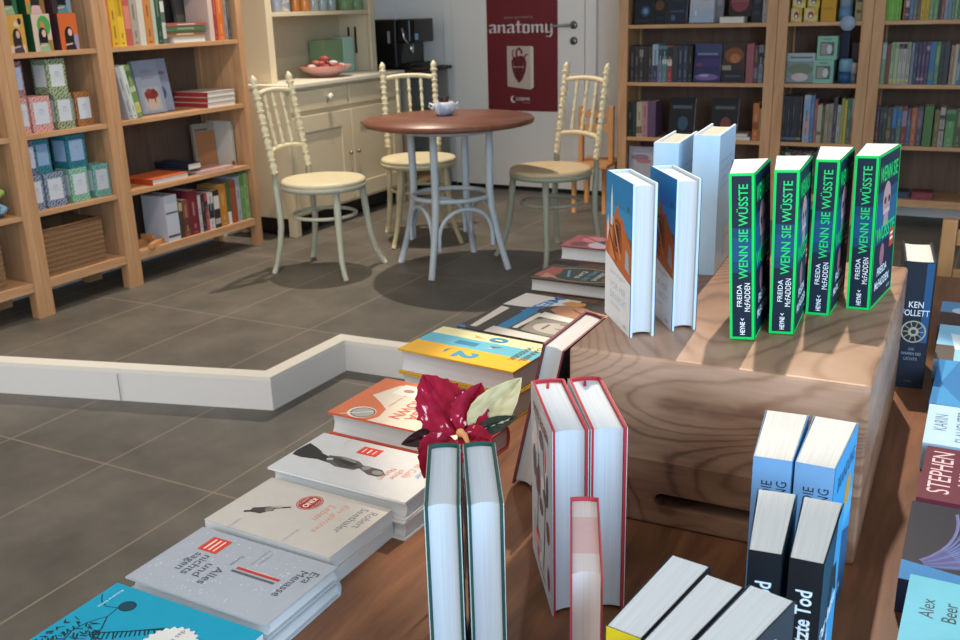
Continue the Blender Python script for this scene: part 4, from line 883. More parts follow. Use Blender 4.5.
for k, (y0, y1) in enumerate(((.035, .588), (.612, 1.165))):
    d = MB(); d.box((cx - .0118, y0, .722), (cx + .004, y1, .84), CAB); dd = d.build('drawer', cab, bevel=.004)
    kb = MB(); kb.lathe([(.006, 0), (.006, .012), (.017, .02), (.02, .03), (.014, .038), (0, .04)], KNOB, 16, Matrix.Translation((cx + .004, (y0 + y1) / 2 + .07, .790)) @ Matrix.Rotation(R(90), 4, 'Y')); kb.build('porcelain_knob', dd)
    lk = MB(); lk.box((cx + .0042, (y0 + y1) / 2 + .064, .752), (cx + .006, (y0 + y1) / 2 + .076, .773), BRASS); lk.build('keyhole_plate', dd)
    d = MB(); d.box((cx - .0118, y0, .135), (cx + .002, y1, .695), CAB); dr_ = d.build('door', cab, bevel=.003)
    f = MB()
    for a, b in (((y0 + .0, .135), (y0 + .085, .695)), ((y1 - .085, .135), (y1, .695)), ((y0 + .085, .60), (y1 - .085, .695)), ((y0 + .085, .135), (y1 - .085, .23))): f.box((cx + .0022, a[0], a[1]), (cx + .012, b[0], b[1]), CAB)
    f.build('door_frame', dr_, bevel=.002)
    yk = y1 - .03 if k == 0 else y0 + .03
    kb = MB(); kb.lathe([(.004, 0), (.004, .01), (.012, .016), (.013, .022), (0, .028)], BRASS, 12, Matrix.Translation((cx + .012, yk, .43)) @ Matrix.Rotation(R(90), 4, 'Y')); kb.build('door_knob', dr_)
hx0 = .012; hx1 = .288; hy0, hy1 = .077, 1.175
m = MB(); m.box((hx0, hy0, .8852), (hx1, hy0 + .022, 1.75), CAB).box((hx1 - .006, hy0, .8852), (hx1 + .012, hy0 + .055, 1.75), CAB); m.build('hutch_side', cab, bevel=.003)
m = MB(); m.box((hx0, hy1 - .022, .8852), (hx1, hy1, 1.75), CAB).box((hx1 - .006, hy1 - .055, .8852), (hx1 + .012, hy1, 1.75), CAB); m.build('hutch_side', cab, bevel=.003)
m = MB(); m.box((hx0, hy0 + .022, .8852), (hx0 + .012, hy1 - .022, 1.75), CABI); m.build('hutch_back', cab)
m = MB(); m.box((hx0 + .012, hy0 + .0225, 1.254), (hx1 + .002, hy1 - .0225, 1.278), CAB); m.build('hutch_shelf', cab, bevel=.002)
m = MB()
for xx in (.10, .155): m = MB(); m.box((xx - .006, hy1 - .03, 1.00), (xx + .006, hy1 - .0222, 1.17), flat('2A2422')); m.build('slot_handle', cab)
def C(x, y, z): return (WL + x, 4.42 + y, z)
# things on the dresser
o = MB().prism([(-.06, -.105), (.06, -.105), (.06, .105), (-.06, .105)], 0, .215, flat('7E9A74', .45)).build('storage_tin', bevel=.006); tag(o, 'green tin box standing at the back of the dresser counter', 'box'); place(o, *C(.10, .935, .8853), 0)
o = MB().box((-.05, -.055, 0), (.05, .055, .225), flat('A9CDBE', .45)).build('gift_box', bevel=.003); tag(o, 'pale mint box standing beside the green tin on the dresser', 'box'); place(o, *C(.115, 1.10, .8853), 0)
bw = empty('bowl', C(.285, .665, .8853)); tag(bw, 'wide pale pink bowl filled with red and white wrapped sweets on the dresser', 'bowl')
m = MB(); m.lathe([(0, 0), (.055, 0), (.085, .012), (.142, .042), (.166, .068), (.170, .070), (.164, .064), (.137, .046), (.08, .02), (0, .014)], flat('D3A29A', .3, .5), 36); m.build('bowl_body', bw)
rr = random.Random(2)
for i in range(12):
    if i < 7: a, d_, zs = i * 2 * math.pi / 7, .104, .066
    elif i < 11: a, d_, zs = i * math.pi / 2 + .3, .056, .086
    else: a, d_, zs = .4, 0, .112
    o = MB(); cc = ['A8463F', 'C9BFB8', 'B85A50', '8E3A38', 'B0605C', 'C9BFB8', 'A8463F', 'B85A50', 'CFC6C0', '8E3A38', 'C0726A', 'B85A50'][i]
    o.ball((0, 0, 0), 1, flat(cc, .3), 6, None, (.029, .019, .0145)); o.add([(.026, 0, 0), (.041, .012, .005), (.041, -.012, .003)], [(0, 1, 2)], flat(cc, .3)); o.add([(-.026, 0, 0), (-.041, .012, .005), (-.041, -.012, .003)], [(0, 2, 1)], flat(cc, .3))
    o = o.build('wrapped_sweet'); c_ = C(.285, .665, .8853); o.location = (c_[0] + d_ * math.cos(a), c_[1] + d_ * math.sin(a), .8853 + zs)
    o.rotation_euler = (0, 0, a)
    tag(o, 'wrapped sweet lying in the pale pink bowl on the dresser', 'sweet', 'wrapped sweets in the pink bowl')
o = MB().lathe([(0, 0), (.026, 0), (.028, .01), (.026, .05), (.018, .058), (.018, .07), (.012, .074), (0, .074)], flat('7E7C7A', .25, .5, .02, .8), 18).build('metal_shaker'); tag(o, 'small silver metal shaker at the left end of the dresser counter', 'shaker'); o.location = C(.15, .29, .8853)
def jar(kind, x, y, r, h, body, lid, label, group=None):
    j = empty(kind, C(x, y, 1.2782)); tag(j, label, 'jar', group)
    m = MB(); m.lathe([(0, 0), (r * .95, 0), (r, .006), (r, h * .8), (r * .9, h * .86), (r * .9, h * .88), (0, h * .88)], body, 20); m.build('jar_body', j)
    m = MB(); m.lathe([(0, h * .881), (r * .95, h * .881), (r * .95, h), (0, h)], lid, 20); m.build('lid', j)
GL = flat('A9B2AE', .15, .6)
jar('glass_jar', .20, .350, .030, .115, flat('8E98A8', .2, .6), flat('C9C4BA'), 'blue-grey jar at the left end of the hutch shelf')
jar('glass_jar', .18, .445, .034, .115, pattern('8A94A4', 'C9BDB0', 40, 'noise'), flat('C9C4BA'), 'speckled jar beside the blue-grey one on the hutch shelf')
jar('glass_jar', .20, .527, .026, .12, flat('B4713A', .2, .6), flat('5A4A40'), 'brown-orange jar, left of the two on the hutch shelf')
jar('glass_jar', .20, .615, .036, .12, flat('C07A38', .2, .6), flat('5A4A40'), 'bright orange jar, right of the two on the hutch shelf')
for k in range(3): jar('glass_jar', .18, .725 + .092 * k, .036, .125, GL, flat('D4D0C6'), 'grey glass jar in the middle of the hutch shelf', 'grey glass jars on the hutch shelf')
jar('tea_tin', .20, 1.035, .052, .09, flat('7E9A66', .35), flat('8AA672', .35), 'green tea tin, left of the two at the right end of the hutch shelf')
jar('tea_tin', .20, 1.150, .052, .09, flat('86A070', .35), flat('90AA7A', .35), 'green tea tin, right of the two at the right end of the hutch shelf')

# coffee machine on its stand beyond the dresser
sx0, sy0 = WL + .03, 5.72
sd = empty('coffee_stand', (sx0, sy0, 0)); tag(sd, 'grey stand with a pine shelf under the black coffee maker', 'stand')
GR = flat('8E8C84', .5)
m = MB(); m.box((0, 0, 0), (.46, .02, .86), GR).box((0, .52, 0), (.46, .54, .86), GR).box((0, .02, 0), (.015, .52, .86), GR); m.build('side_panel', sd, bevel=.002)
for z_ in (.10, .56): m = MB(); m.box((.0152, .0202, z_), (.45, .5198, z_ + .02), STAND_WOOD); m.build('shelf_board', sd)
m = MB(); m.box((-.01, -.008, .8602), (.49, .55, .884), flat('24211F', .35)); m.build('stand_top', sd, bevel=.003)
tr_ = empty('serving_tray', (sx0 + .60, sy0 + .25, .8842)); tr_.location = (sx0 + .43, sy0 + .20, .8842); tag(tr_, 'dark brown wooden tray sticking out under the coffee maker', 'tray')
m = MB(); m.box((.03, -.16, 0), (.14, .16, .012), flat('4A342A', .4)); m.build('tray_base', tr_, bevel=.004)
m = MB(); m.tube([(.14, -.05, .012), (.185, -.03, .014), (.185, .03, .014), (.14, .05, .012)], .008, flat('4A342A', .4), 8); m.build('tray_handle', tr_)
cm = empty('coffee_maker', (sx0 + .02, sy0 + .09, .8843)); tag(cm, 'black coffee machine with chrome spout beside the dresser', 'coffee machine')
BK = flat('141312', .3, .5); 
m = MB(); m.box((0, 0, 0), (.30, .36, .325), BK); m.build('machine_body', cm, bevel=.015, seg=3)
m = MB(); m.prism([(.301, .02), (.40, .02), (.415, .06), (.415, .30), (.40, .34), (.301, .34)], .17, .325, BK); m.build('brew_head', cm, bevel=.012, seg=3)
m = MB(); m.box((.301, .03, .0), (.318, .33, .1695), BK); m.build('front_panel', cm)
m = MB(); m.box((.319, .03, .0), (.39, .33, .035), flat('1E1C1B', .25)); m.build('drip_tray', cm, bevel=.004)
m = MB(); m.tube([(.36, .10, .1695), (.36, .10, .10)], .016, flat('C9D4DC', .15, .5, 0, .9), 12); m.build('spout', cm); m = MB(); m.tube([(.345, .015, .27), (.36, .012, .20), (.40, .012, .16)], .007, flat('C9D4DC', .15, .5, 0, .9), 8); m.build('steam_pipe', cm)
m = MB(); m.box((.4155, .06, .19), (.420, .10, .23), flat('6FA4CC', .1, .6)); m.build('control_panel', cm); m = MB(); m.box((.235, -.0025, .17), (.255, -.0002, .25), flat('8E9499', .2, .6)); m.build('lever', cm)

# light wooden child's chair beside the back bookcase
kc = empty('wooden_chair', (-2.38, 5.93, 0)); tag(kc, "low light-orange wooden chair half hidden behind the right bentwood chair", 'chair')
m = MB(); m.box((-.20, -.118, .285), (.17, .118, .31), KID_CHAIR); m.build('seat', kc, bevel=.006)
for x_, y_, h in ((.15, -.10, .63), (.15, .10, .63)):
    m = MB(); m.tube([(x_, y_, .0), (x_, y_, .284)], .017, KID_CHAIR, 4); m.build('leg', kc)
for x_, y_ in ((-.16, -.10), (-.16, .10)):
    m = MB(); m.tube([(x_ - .03, y_ - .02, 0), (x_, y_, .284)], .019, KID_CHAIR, 8); m.build('leg', kc)
for y_ in (-.100, .100):
    m = MB(); m.box((-.02, y_ - .015, .3102), (.025, y_ + .015, .66), KID_CHAIR); o = m.build('back_post', kc, bevel=.004); o.location = (0.0, .0, 0)
kc_b = []
for z_ in (.50, .585):
    m = MB(); m.box((-.005, -.0845, z_), (.012, .0845, z_ + .05), KID_CHAIR); m.build('back_slat', kc, bevel=.003)
# backrest runs along x for the viewer: turn the chair
kc.rotation_euler = (0, 0, R(-90 + 5)); kc.location = (-2.325, 5.90, 0)

# wooden chair past the end of the book table at the right edge
pc_ = empty('wooden_chair', (-.02, 2.78, ZL)); tag(pc_, 'wooden chair standing past the far right end of the book table', 'chair')
WDC = wood('tan_chair_wood', [(.2, '9A6E45'), (.8, 'B58657')], (6, 6, 2), grain=2, distort=1, rough=.45)
for x_, y_, h in ((-.08, -.16, .885), (.30, -.16, .885), (-.08, .20, .45), (.30, .20, .45)):
    m = MB(); m.box((x_ - .017, y_ - .017, 0), (x_ + .017, y_ + .017, h), WDC); m.build('leg', pc_, bevel=.004)
m = MB(); m.box((-.10, -.142, .4502), (.32, .225, .475), WDC); m.build('seat', pc_, bevel=.005)
for z_ in (.62, .72, .82):
    m = MB(); m.box((-.0625, -.168, z_), (.2825, -.150, z_ + .04), WDC); m.build('back_slat', pc_, bevel=.003)

# ------------------------------------------------------------------ bookcases
SH = [(.128, .168), (.446, .470), (.782, .806), (1.122, 1.146), (1.46, 1.484)]
def bookcase(label, x, y, rot, L, D, post=.036, group=None):
    b = empty('bookcase', (x, y, 0), R(rot)); tag(b, label, 'bookcase'); post = .042 if rot > 45 else .058
    for x0 in (0, L - post):
        m = MB(); m.box((x0, 0, 0), (x0 + post, .05, 1.9), OAKZ); m.build('post', b, bevel=.002)
        m = MB(); m.box((x0, D - .05, 0), (x0 + post, D, 1.9), OAKZ); m.build('post', b, bevel=.002)
        m = MB(); m.box((x0 + .008, .0502, .10), (x0 + post - .008, D - .0502, 1.9), OAKZ); m.build('side_panel', b)
    m = MB(); m.box((post, D - .012, .13), (L - post, D - .004, 1.9), BACKBOARD); m.build('back_panel', b)
    for k, (z0, z1) in enumerate(SH):
        m = MB(); m.box((post + .0002, .004, z1 - .022), (L - post - .0002, D - .0125, z1), OAKX); m.build('shelf_board', b, bevel=.0015)
        if k == 0:
            m = MB(); m.box((post + .0002, .004, z0 - .002), (L - post - .0002, .03, z1 - .0222), OAKX); m.build('bottom_rail', b, bevel=.0015)
    return b
FL = -3.729; DL = .345
UN = {'A': (FL, 2.246, 90, .530), 'B': (FL, 2.777, 90, .529), 'C': (FL, 3.307, 90, .955)}
rx, ry = -2.190, 5.915; rt = 2.0; rc, rs = math.cos(R(rt)), math.sin(R(rt))
for k, (s0, l_) in {'D': (0, .944), 'E': (.946, .510), 'F': (1.458, .955)}.items(): UN[k] = (rx + rc * s0, ry + rs * s0, rt, l_)
LB = {'A': 'oak bookcase cut off by the left edge of the picture', 'B': 'narrow oak bookcase with patterned boxes and a wicker basket', 'C': 'wide oak bookcase on the left, next to the cream dresser',
      'D': 'oak bookcase by the white door, left of the back row', 'E': 'narrow oak bookcase in the middle of the back row', 'F': 'oak bookcase at the right end of the back row'}
for k, (x, y, r_, l_) in UN.items(): bookcase(LB[k], x, y, r_, l_, DL if k in 'ABC' else .33)
def W_(u, s, d, z):
    x, y, r_, _ = UN[u]; c, s_ = math.cos(R(r_)), math.sin(R(r_))
    return (x + c * s - s_ * d, y + s_ * s + c * d, z)
SHELF_Z = [v[1] for v in SH]
SHELF_NAME = {3: 'top shelf', 2: 'second shelf', 1: 'third shelf', 0: 'bottom shelf'}
CASE_NAME = {'A': 'leftmost bookcase', 'B': 'narrow left bookcase', 'C': 'wide left bookcase', 'D': 'bookcase by white door', 'E': 'middle back bookcase', 'F': 'rightmost back bookcase'}
ORD = ['1st', '2nd', '3rd'] + ['%dth' % i for i in range(4, 60)]
CN = {}
PAPER = pages('D8D2C4')
def spine_book(u, shelf, s0, s1, h, colr, desc, ordn, lean=0, d=.02, depth=None, band=None, z=None, blabel=None):
    """upright book seen by its spine: cover wrap, pages and printed bands in one small mesh"""
    T = max(.004, s1 - s0 - .0006); Wd = depth or min(.16, max(.11, h * .68)); hx = T / 2
    mb = MB(); cv = flat(colr, .45, .45)
    mb.ribbon([(hx, Wd), (hx, 0), (-hx, 0), (-hx, Wd)], min(.0016, T * .2), 0, h, cv)
    t_ = min(.0018, T * .22); mb.prism([(hx - t_, Wd - .003), (-hx + t_, Wd - .003), (-hx + t_, t_), (hx - t_, t_)], .002, h - .003, PAPER)
    sh = []
    r_ = random.Random(int(s0 * 9999) + shelf * 77 + ord(u))
    lum = sum(int(colr[i:i + 2], 16) for i in (0, 2, 4)) / 3; ink = tuple(int(int(colr[i:i + 2], 16) * .55 + v * .45) for i, v in zip((0, 2, 4), (205, 200, 190) if lum < 120 else (60, 55, 52)))
    if band: 
        for b0, b1, bc in band: sh.append(('r', T * .04, h * b0, T * .96, h * b1, bc))
    if T > .009 and r_.random() < .8:
        a = h * r_.uniform(.42, .55); sh.append(('r', T * .38, a, T * .60, min(h * .93, a + h * r_.uniform(.15, .4)), '%02X%02X%02X' % ink)); sh.append(('r', T * .4, h * .14, T * .6, h * r_.uniform(.2, .36), '%02X%02X%02X' % ink))
        sh.append(('r', T * .3, h * .04, T * .7, h * .065, '%02X%02X%02X' % ink))
    art(mb, (-hx, 0, 0), (1, 0, 0), (0, 0, 1), sh, .0002, .0004)
    o = mb.build('book', weld=False)
    zz = (SHELF_Z[shelf] if z is None else z) + .0003
    lift = abs(math.sin(R(lean))) * hx
    M = Matrix.Translation(W_(u, (s0 + s1) / 2, d, zz + lift)) @ Matrix.Rotation(R(UN[u][2]), 4, 'Z') @ Matrix.Rotation(R(lean), 4, 'Y')
    o.matrix_world = M
    tag(o, blabel or '%s, %s upright spine from left, %s, %s' % (desc, ORD[ordn], SHELF_NAME[shelf], CASE_NAME[u]), 'book', 'books on the %s of the %s' % (SHELF_NAME[shelf], CASE_NAME[u]))
    return o
def face_book(u, shelf, s0, s1, h, T, colr, shapes, label, d=.06, tilt=8, z=None, yaw=0, cat='book', name='book', lean=0, group=None):
    """book shown with its front cover to the room, leaning back a little"""
    Wd = s1 - s0; mb = MB()
    mb.box((0, 0, 0), (Wd, .0014, h), flat(colr, .4, .45)); mb.box((.001, .0016, .002), (Wd - .002, T - .0016, h - .003), PAPER); mb.box((0, T - .0014, 0), (Wd, T, h), flat(colr, .4, .45)); mb.box((0, .0014, 0), (.0012, T - .0014, h), flat(colr, .4, .45))
    art(mb, (0, 0, 0), (1, 0, 0), (0, 0, 1), shapes(Wd, h) if callable(shapes) else shapes, .0003, .0005)
    o = mb.build(name, weld=False)
    zz = (SHELF_Z[shelf] if z is None else z) + .0004 + T * math.sin(R(tilt))
    o.matrix_world = Matrix.Translation(W_(u, s0, d, zz)) @ Matrix.Rotation(R(UN[u][2] + yaw), 4, 'Z') @ Matrix.Rotation(R(-tilt), 4, 'X') @ Matrix.Rotation(R(lean), 4, 'Y')
    tag(o, label, cat, group); return o
def flat_book(u, shelf, s0, s1, T, depth, colr, label, z, d=.03, spine_side='f', yaw=0, paper=None, side=None):
    """book lying flat; spine_side f = spine to the room, p = pages to the room"""
    Wd = s1 - s0; mb = MB(); cv = flat(colr, .45, .45)
    mb.box((0, 0, 0), (Wd, depth, .0018), cv); mb.box((0, 0, T - .0018), (Wd, depth, T), cv)
    y0 = .0018 if spine_side == 'f' else .003
    if spine_side == 'f': mb.box((0, 0, .0018), (Wd, .0018, T - .0018), cv)
    mb.box((.003, y0, .0019), (Wd - .003, depth - .003, T - .0019), pages('DAD5CA', 'z') if not paper else flat(paper))
    if spine_side == 'f': art(mb, (0, 0, 0), (1, 0, 0), (0, 0, 1), [('r', Wd * .25, T * .35, Wd * .7, T * .65, side or 'D8D2C8')], .0002, .0004)
    o = mb.build('book', weld=False)
    o.matrix_world = Matrix.Translation(W_(u, s0, d, z)) @ Matrix.Rotation(R(UN[u][2] + yaw), 4, 'Z'); tag(o, label, 'book'); return o
def box_thing(name, u, shelf, s0, s1, h, dp, mat, label, cat, d=.03, z=None, label_col=None, lid=None, group=None, art_=None, yaw=0):
    Wd = s1 - s0; t = empty(name); m = MB(); m.box((0, 0, 0), (Wd, dp, h if not lid else h - .02), mat); m.build('box_body', t, bevel=.0015)
    if lid: m = MB(); m.box((-.001, -.001, h - .0198), (Wd + .001, dp + .001, h), lid); m.build('lid', t, bevel=.0015)
    if label_col: m = MB(); m.box((Wd * .14, -.0012, h * .22), (Wd * .86, -.0002, h * .84), flat(label_col, .5)); art(m, (Wd * .2, -.0012, h * .26), (1, 0, 0), (0, 0, 1), [('r', Wd * .18, h * .36, Wd * .42, h * .38, '8FA0B4'), ('r', Wd * .15, h * .30, Wd * .45, h * .32, 'A9B4C4'), ('r', Wd * .15, h * .24, Wd * .45, h * .255, 'C4B0B4')], .0003, .0005); m.build('paper_label', t)
    if art_: m = MB(); art(m, (0, 0, 0), (1, 0, 0), (0, 0, 1), art_(Wd, h), .0003, .0006); m.build('front_print', t, weld=False)
    x, y, z_ = W_(u, s0, d, (SHELF_Z[shelf] if z is None else z) + .0003); place(t, x, y, z_, UN[u][2] + yaw); tag(t, label, cat, group); return t

# ------------------------------------------------------------------ what stands on the left bookcases
def row(u, shelf, items, h0=.2, d=.02, lean=0):
    for k, it in enumerate(items):
        s0, s1, c, desc = it[:4]; h = (it[4] if len(it) > 4 else h0) * ({('D', 1): 1.18, ('E', 1): 1.24}.get((u, shelf), 1.13) if u in 'DEF' else 1); h = min(h, .285)
        CN[(u, shelf)] = CN.get((u, shelf), -1) + 1
        spine_book(u, shelf, s0, s1, h, c, desc, CN[(u, shelf)], lean=(it[6] if len(it) > 6 else lean), d=d, band=it[5] if len(it) > 5 else None)
row('C', 3, [(0.0501, 0.0697, 'C8653A', 'thin orange book', .25), (0.0709, 0.1131, 'D3A92C', 'yellow book', .27), (0.1143, 0.1546, 'DDB53A', 'second yellow book', .27, [(.5, .9, 'C99A24')]), (0.1559, 0.195, 'B65A4E', 'coral red book', .26, [(.3, .7, 'CC8070')]), (0.1962, 0.2403, 'A39A8C', 'grey book', .26), (0.2422, 0.2806, 'C9C2B6', 'off-white book', .26), (0.2825, 0.3307, 'BF7F45', 'thick tan-orange book', .27), (0.3326, 0.3557, 'A9B9A8', 'pale green book', .25), (0.357, 0.3889, '2E4A38', 'dark green book', .27), (0.3903, 0.4172, '59695E', 'speckled green and white book', .25, [(.1, .4, 'B9BEB8'), (.6, .8, 'C9CCC6')])])
row('C', 3, [(0.7229, 0.7568, 'C9B4A8', 'pinkish white book', .24), (0.7583, 0.7834, '9A3A38', 'narrow red book', .24), (0.7849, 0.8334, 'CC6A2C', 'bright orange book', .25), (0.8357, 0.8606, '8A8480', 'grey book', .25), (0.8622, 0.8842, '4A4648', 'charcoal book', .24)])
z = SHELF_Z[3] + .0003
flat_book('C', 3, 0.4511, 0.6783, .028, .17, 'B9B4AA', 'white book at the bottom of the lying pile on the wide left bookcase', z, d=.012, spine_side='p'); z += .0285
flat_book('C', 3, 0.4172, 0.6783, .026, .17, '8A6A48', 'brown and tan book second from the bottom of the lying pile', z, d=.02, side='C9B894'); z += .0265
flat_book('C', 3, 0.4205, 0.6857, .026, .17, '4E6A4A', 'green book third from the bottom of the lying pile', z, d=.016, side='8A9A80'); z += .0265
flat_book('C', 3, 0.4172, 0.7005, .014, .18, 'A8584E', 'thin red and white book at the top of the lying pile', z, d=.015, side='D8CFC8')
face_book('C', 3, 0.6906, 0.8631, .27, .02, '6E6862', lambda w, h: [('r', w * .45, h * .45, w * .8, h * .52, '3E3A38')], 'grey book leaning upright behind the lying pile on the wide left bookcase', d=.20, tilt=6)
# second shelf of the wide bookcase
row('C', 2, [(0.1077, 0.136, 'A9ABAE', 'grey-white book leaning left', .25), (0.1372, 0.1627, 'C2CFC4', 'pale mint book leaning left', .255), (0.1639, 0.1967, '6E8A4E', 'leafy green book leaning left', .255, [(.1, .3, 'C9BE6A'), (.5, .6, 'C9CCA0'), (.75, .9, '4A6638')])], lean=-11)
def cake(w, h): return [('r', 0, 0, w, h, '9BA6B8'), ('r', w * .12, h * .05, w * .85, h * .5, 'AEB4BE'), ('e', w * .5, h * .24, w * .30, h * .17, 'CDBBAA'), ('e', w * .5, h * .36, w * .28, h * .09, '8E3A34'), ('e', w * .42, h * .42, w * .1, h * .05, 'A04A3E'), ('e', w * .6, h * .41, w * .09, h * .05, '7E2E2A'), ('p', [(w * .24, h * .34), (w * .3, h * .2), (w * .34, h * .33)], '8E3A34'), ('p', [(w * .55, h * .33), (w * .6, h * .16), (w * .65, h * .33)], '8E3A34'), ('t', 'Süßes', w * .5, h * .8, h * .06, w * .4, 0, '7E8CA4'), ('t', 'Backen', w * .5, h * .68, h * .05, w * .5, 0, 'A87A84')]
def fig(w, h): return [('r', 0, 0, w, h, '93A0B4'), ('e', w * .6, h * .35, w * .2, h * .14, '4A5E80'), ('e', w * .58, h * .55, w * .09, h * .06, 'A9867A'), ('r', w * .3, h * .7, w * .85, h * .76, '7A6E74')]
face_book('C', 2, 0.2766, 0.4395, .262, .022, '9BA6B8', cake, 'grey-blue cookbook with a berry cake on its cover on the wide left bookcase', d=.10, tilt=10)
face_book('C', 2, 0.362, 0.5364, .262, .022, '93A0B4', fig, 'blue-grey book with a small blue figure half behind the cake cookbook', d=.145, tilt=8)
def stack_left(u, shelf, s0, s1, T, depth, side, top, label, z, d):
    Wd = s1 - s0; mb = MB(); sd_ = flat(side, .45); tp = flat(top, .45)
    mb.box((0, 0, 0), (Wd, depth, .002), tp); mb.box((0, 0, T - .002), (Wd, depth, T), tp); mb.box((0, 0, .002), (.002, depth, T - .002), sd_); mb.box((.0022, .003, .0021), (Wd - .003, depth - .003, T - .0021), pages('DAD5CA', 'z'))
    o = mb.build('book', weld=False); o.matrix_world = Matrix.Translation(W_(u, s0, d, z)) @ Matrix.Rotation(R(UN[u][2]), 4, 'Z'); tag(o, label, 'book', 'lying books on the wide left bookcase'); return o
z = SHELF_Z[2] + .0003
for k, nm in enumerate(('bottom', 'middle', 'top')):
    stack_left('C', 2, 0.6461 + .003 * k, 0.864 + .002 * k, .027, .24, '9A3430', 'B9B0AA', 'red-sided white book, %s of the three lying at the right of the cookbooks' % nm, z, .02); z += .0274
# third shelf
z = SHELF_Z[1] + .0003
stack_left('C', 1, 0.2006, 0.4512, .030, .21, 'B24A26', 'D0663A', 'bright orange book lying flat on the third shelf of the wide left bookcase', z, .02)
stack_left('C', 1, 0.4897, 0.5865, .032, .24, '1E2636', '232C40', 'navy book with cream pages lying across the orange one', z + .0305, .055)
flat_book('C', 1, 0.5546, 0.7883, .016, .16, 'C09A96', 'thin pink book lying flat in front of the upright books', z, d=.012, spine_side='f', side='D8B9B4')
face_book('C', 1, 0.7151, 0.8583, .235, .02, '8E8A80', lambda w, h: [('r', w * .1, 0, w, h * .82, 'A0714E'), ('r', w * .1, h * .84, w * .7, h * .88, '5E5850')], 'brown and grey book facing out on the third shelf of the wide left bookcase', d=.21, tilt=3, yaw=-10)
row('C', 1, [(0.8702, 0.8974, 'C9C5BC', 'white book', .24, [(0, .08, 'A83A34')]), (0.8991, 0.9115, 'B4B8B0', 'grey-white book', .22), (0.9115, 0.9115, '8E9A88', 'grey-green book', .21), (0.9115, 0.9115, 'A9AC9C', 'pale olive book', .21)], d=.10)
# bottom shelf
row('C', 0, [(0.2582, 0.3462, 'BBC0CC', 'thick pale blue-white book', .235, [(.08, .13, '4A4A50'), (.6, .64, '5E6068')]), (0.3491, 0.3766, '3E3A34', 'small dark and tan book', .19, [(.75, .98, 'B49A74')]), (0.3781, 0.4221, '7A4638', 'red-brown book', .195, [(.2, .5, '5E3A30')]), (0.4236, 0.4908, '6E2430', 'tall maroon book', .235), (0.4923, 0.5135, 'B9B4B4', 'thin white book', .2), (0.515, 0.541, '2A2A30', 'black book', .2), (0.5425, 0.5641, 'A8424A', 'thin red book', .2, [(.5, .8, '3A2E34')]), (0.5656, 0.6061, 'C4C0BC', 'white book with a black block', .2, [(.3, .7, '2E2E30')]), (0.6076, 0.6534, '2E2C2E', 'black and white book', .205, [(.5, .85, 'C9C6C2'), (.1, .25, 'A8A4A0')]), (0.655, 0.7095, 'B87A2E', 'orange book', .225), (0.7111, 0.7404, '3E5E3E', 'green book with white foot', .23, [(0, .3, 'D0CEC8')]), (0.742, 0.7897, '8E4A34', 'rust brown book', .235), (0.7914, 0.8247, '9AA0A8', 'grey book', .25), (0.8264, 0.8584, '5E8A4E', 'leaf green book', .26), (0.8601, 0.8924, '84A468', 'light green book', .26)])
es = empty('wooden_easel', W_('C', 0.1416, .09, SHELF_Z[0] + .0003)); es.rotation_euler = (0, 0, R(90)); tag(es, 'small light wooden book stand folded at the left of the bottom shelf', 'book stand')
m = MB(); m.box((-.06, -.085, 0), (.095, -.06, .024), KID_CHAIR, Matrix.Rotation(R(24), 4, 'Z')); m.build('side_bar', es, bevel=.002)
m = MB(); m.box((-.07, -.022, 0), (.085, 0, .024), KID_CHAIR, Matrix.Translation((.0, .05, 0)) @ Matrix.Rotation(R(4), 4, 'Z')); m.build('side_bar', es, bevel=.002)
m = MB(); m.box((.05, -.03, .0242), (.070, .055, .046), KID_CHAIR); m.build('cross_bar', es, bevel=.002)

# narrow left bookcase: illustrated boxes, tins with labels, basket
def lady(bg, hair, skin, dress, extra):
    def f(w, h): return [('r', 0, 0, w, h, bg)] + [(e[0],) + tuple(v * (w if i % 2 == 0 else h) for i, v in enumerate(e[1:-1])) + (e[-1],) for e in extra] + [('e', w * .5, h * .42, w * .24, h * .22, hair), ('r', w * .26, h * .12, w * .74, h * .42, hair), ('e', w * .56, h * .48, w * .11, h * .1, skin), ('p', [(w * .22, 0), (w * .30, h * .22), (w * .72, h * .22), (w * .82, 0)], dress), ('s', [(w * .25, h * .14), (w * .62, h * .17)], h * .04, skin)]
    return f
IB = 'illustrated boxes on the narrow left bookcase'
A1 = lady('C99A48', '2E2A2A', 'C9A08E', '4A4240', [('e', .6, .75, .2, .08, 'D8B0A0'), ('e', .75, .82, .1, .09, '242222'), ('r', .0, .0, .9, .2, 'D8B8AC')])
A2 = lady('CDB8A4', '1E1C1E', 'D8B4A4', '8FAE8A', [('e', .62, .68, .36, .27, '4E9A4E'), ('e', .55, .6, .12, .2, 'C9824A'), ('r', .62, .0, .98, .3, '9A7A3E')])
A3 = lady('CC6430', '201E1E', 'D8B4AC', '2A2628', [('r', .6, .0, .98, .42, '9A8FA4')])
HB = .156
box_thing('illustrated_box', 'B', 3, 0.0526, 0.1387, HB, .10, flat('7A4A3A'), 'gold illustrated box with a black-haired woman, left of three on the narrow left bookcase', 'box', d=.025, art_=A1, group=IB)
box_thing('illustrated_box', 'B', 3, 0.1791, 0.2724, HB, .10, flat('20502E'), 'cream and green illustrated box with a dark green side, middle of three', 'box', d=.025, art_=A2, group=IB)
box_thing('illustrated_box', 'B', 3, 0.315, 0.4134, HB, .10, flat('4A2E34'), 'orange illustrated box with a black-haired woman, right of three', 'box', d=.025, art_=A3, group=IB)
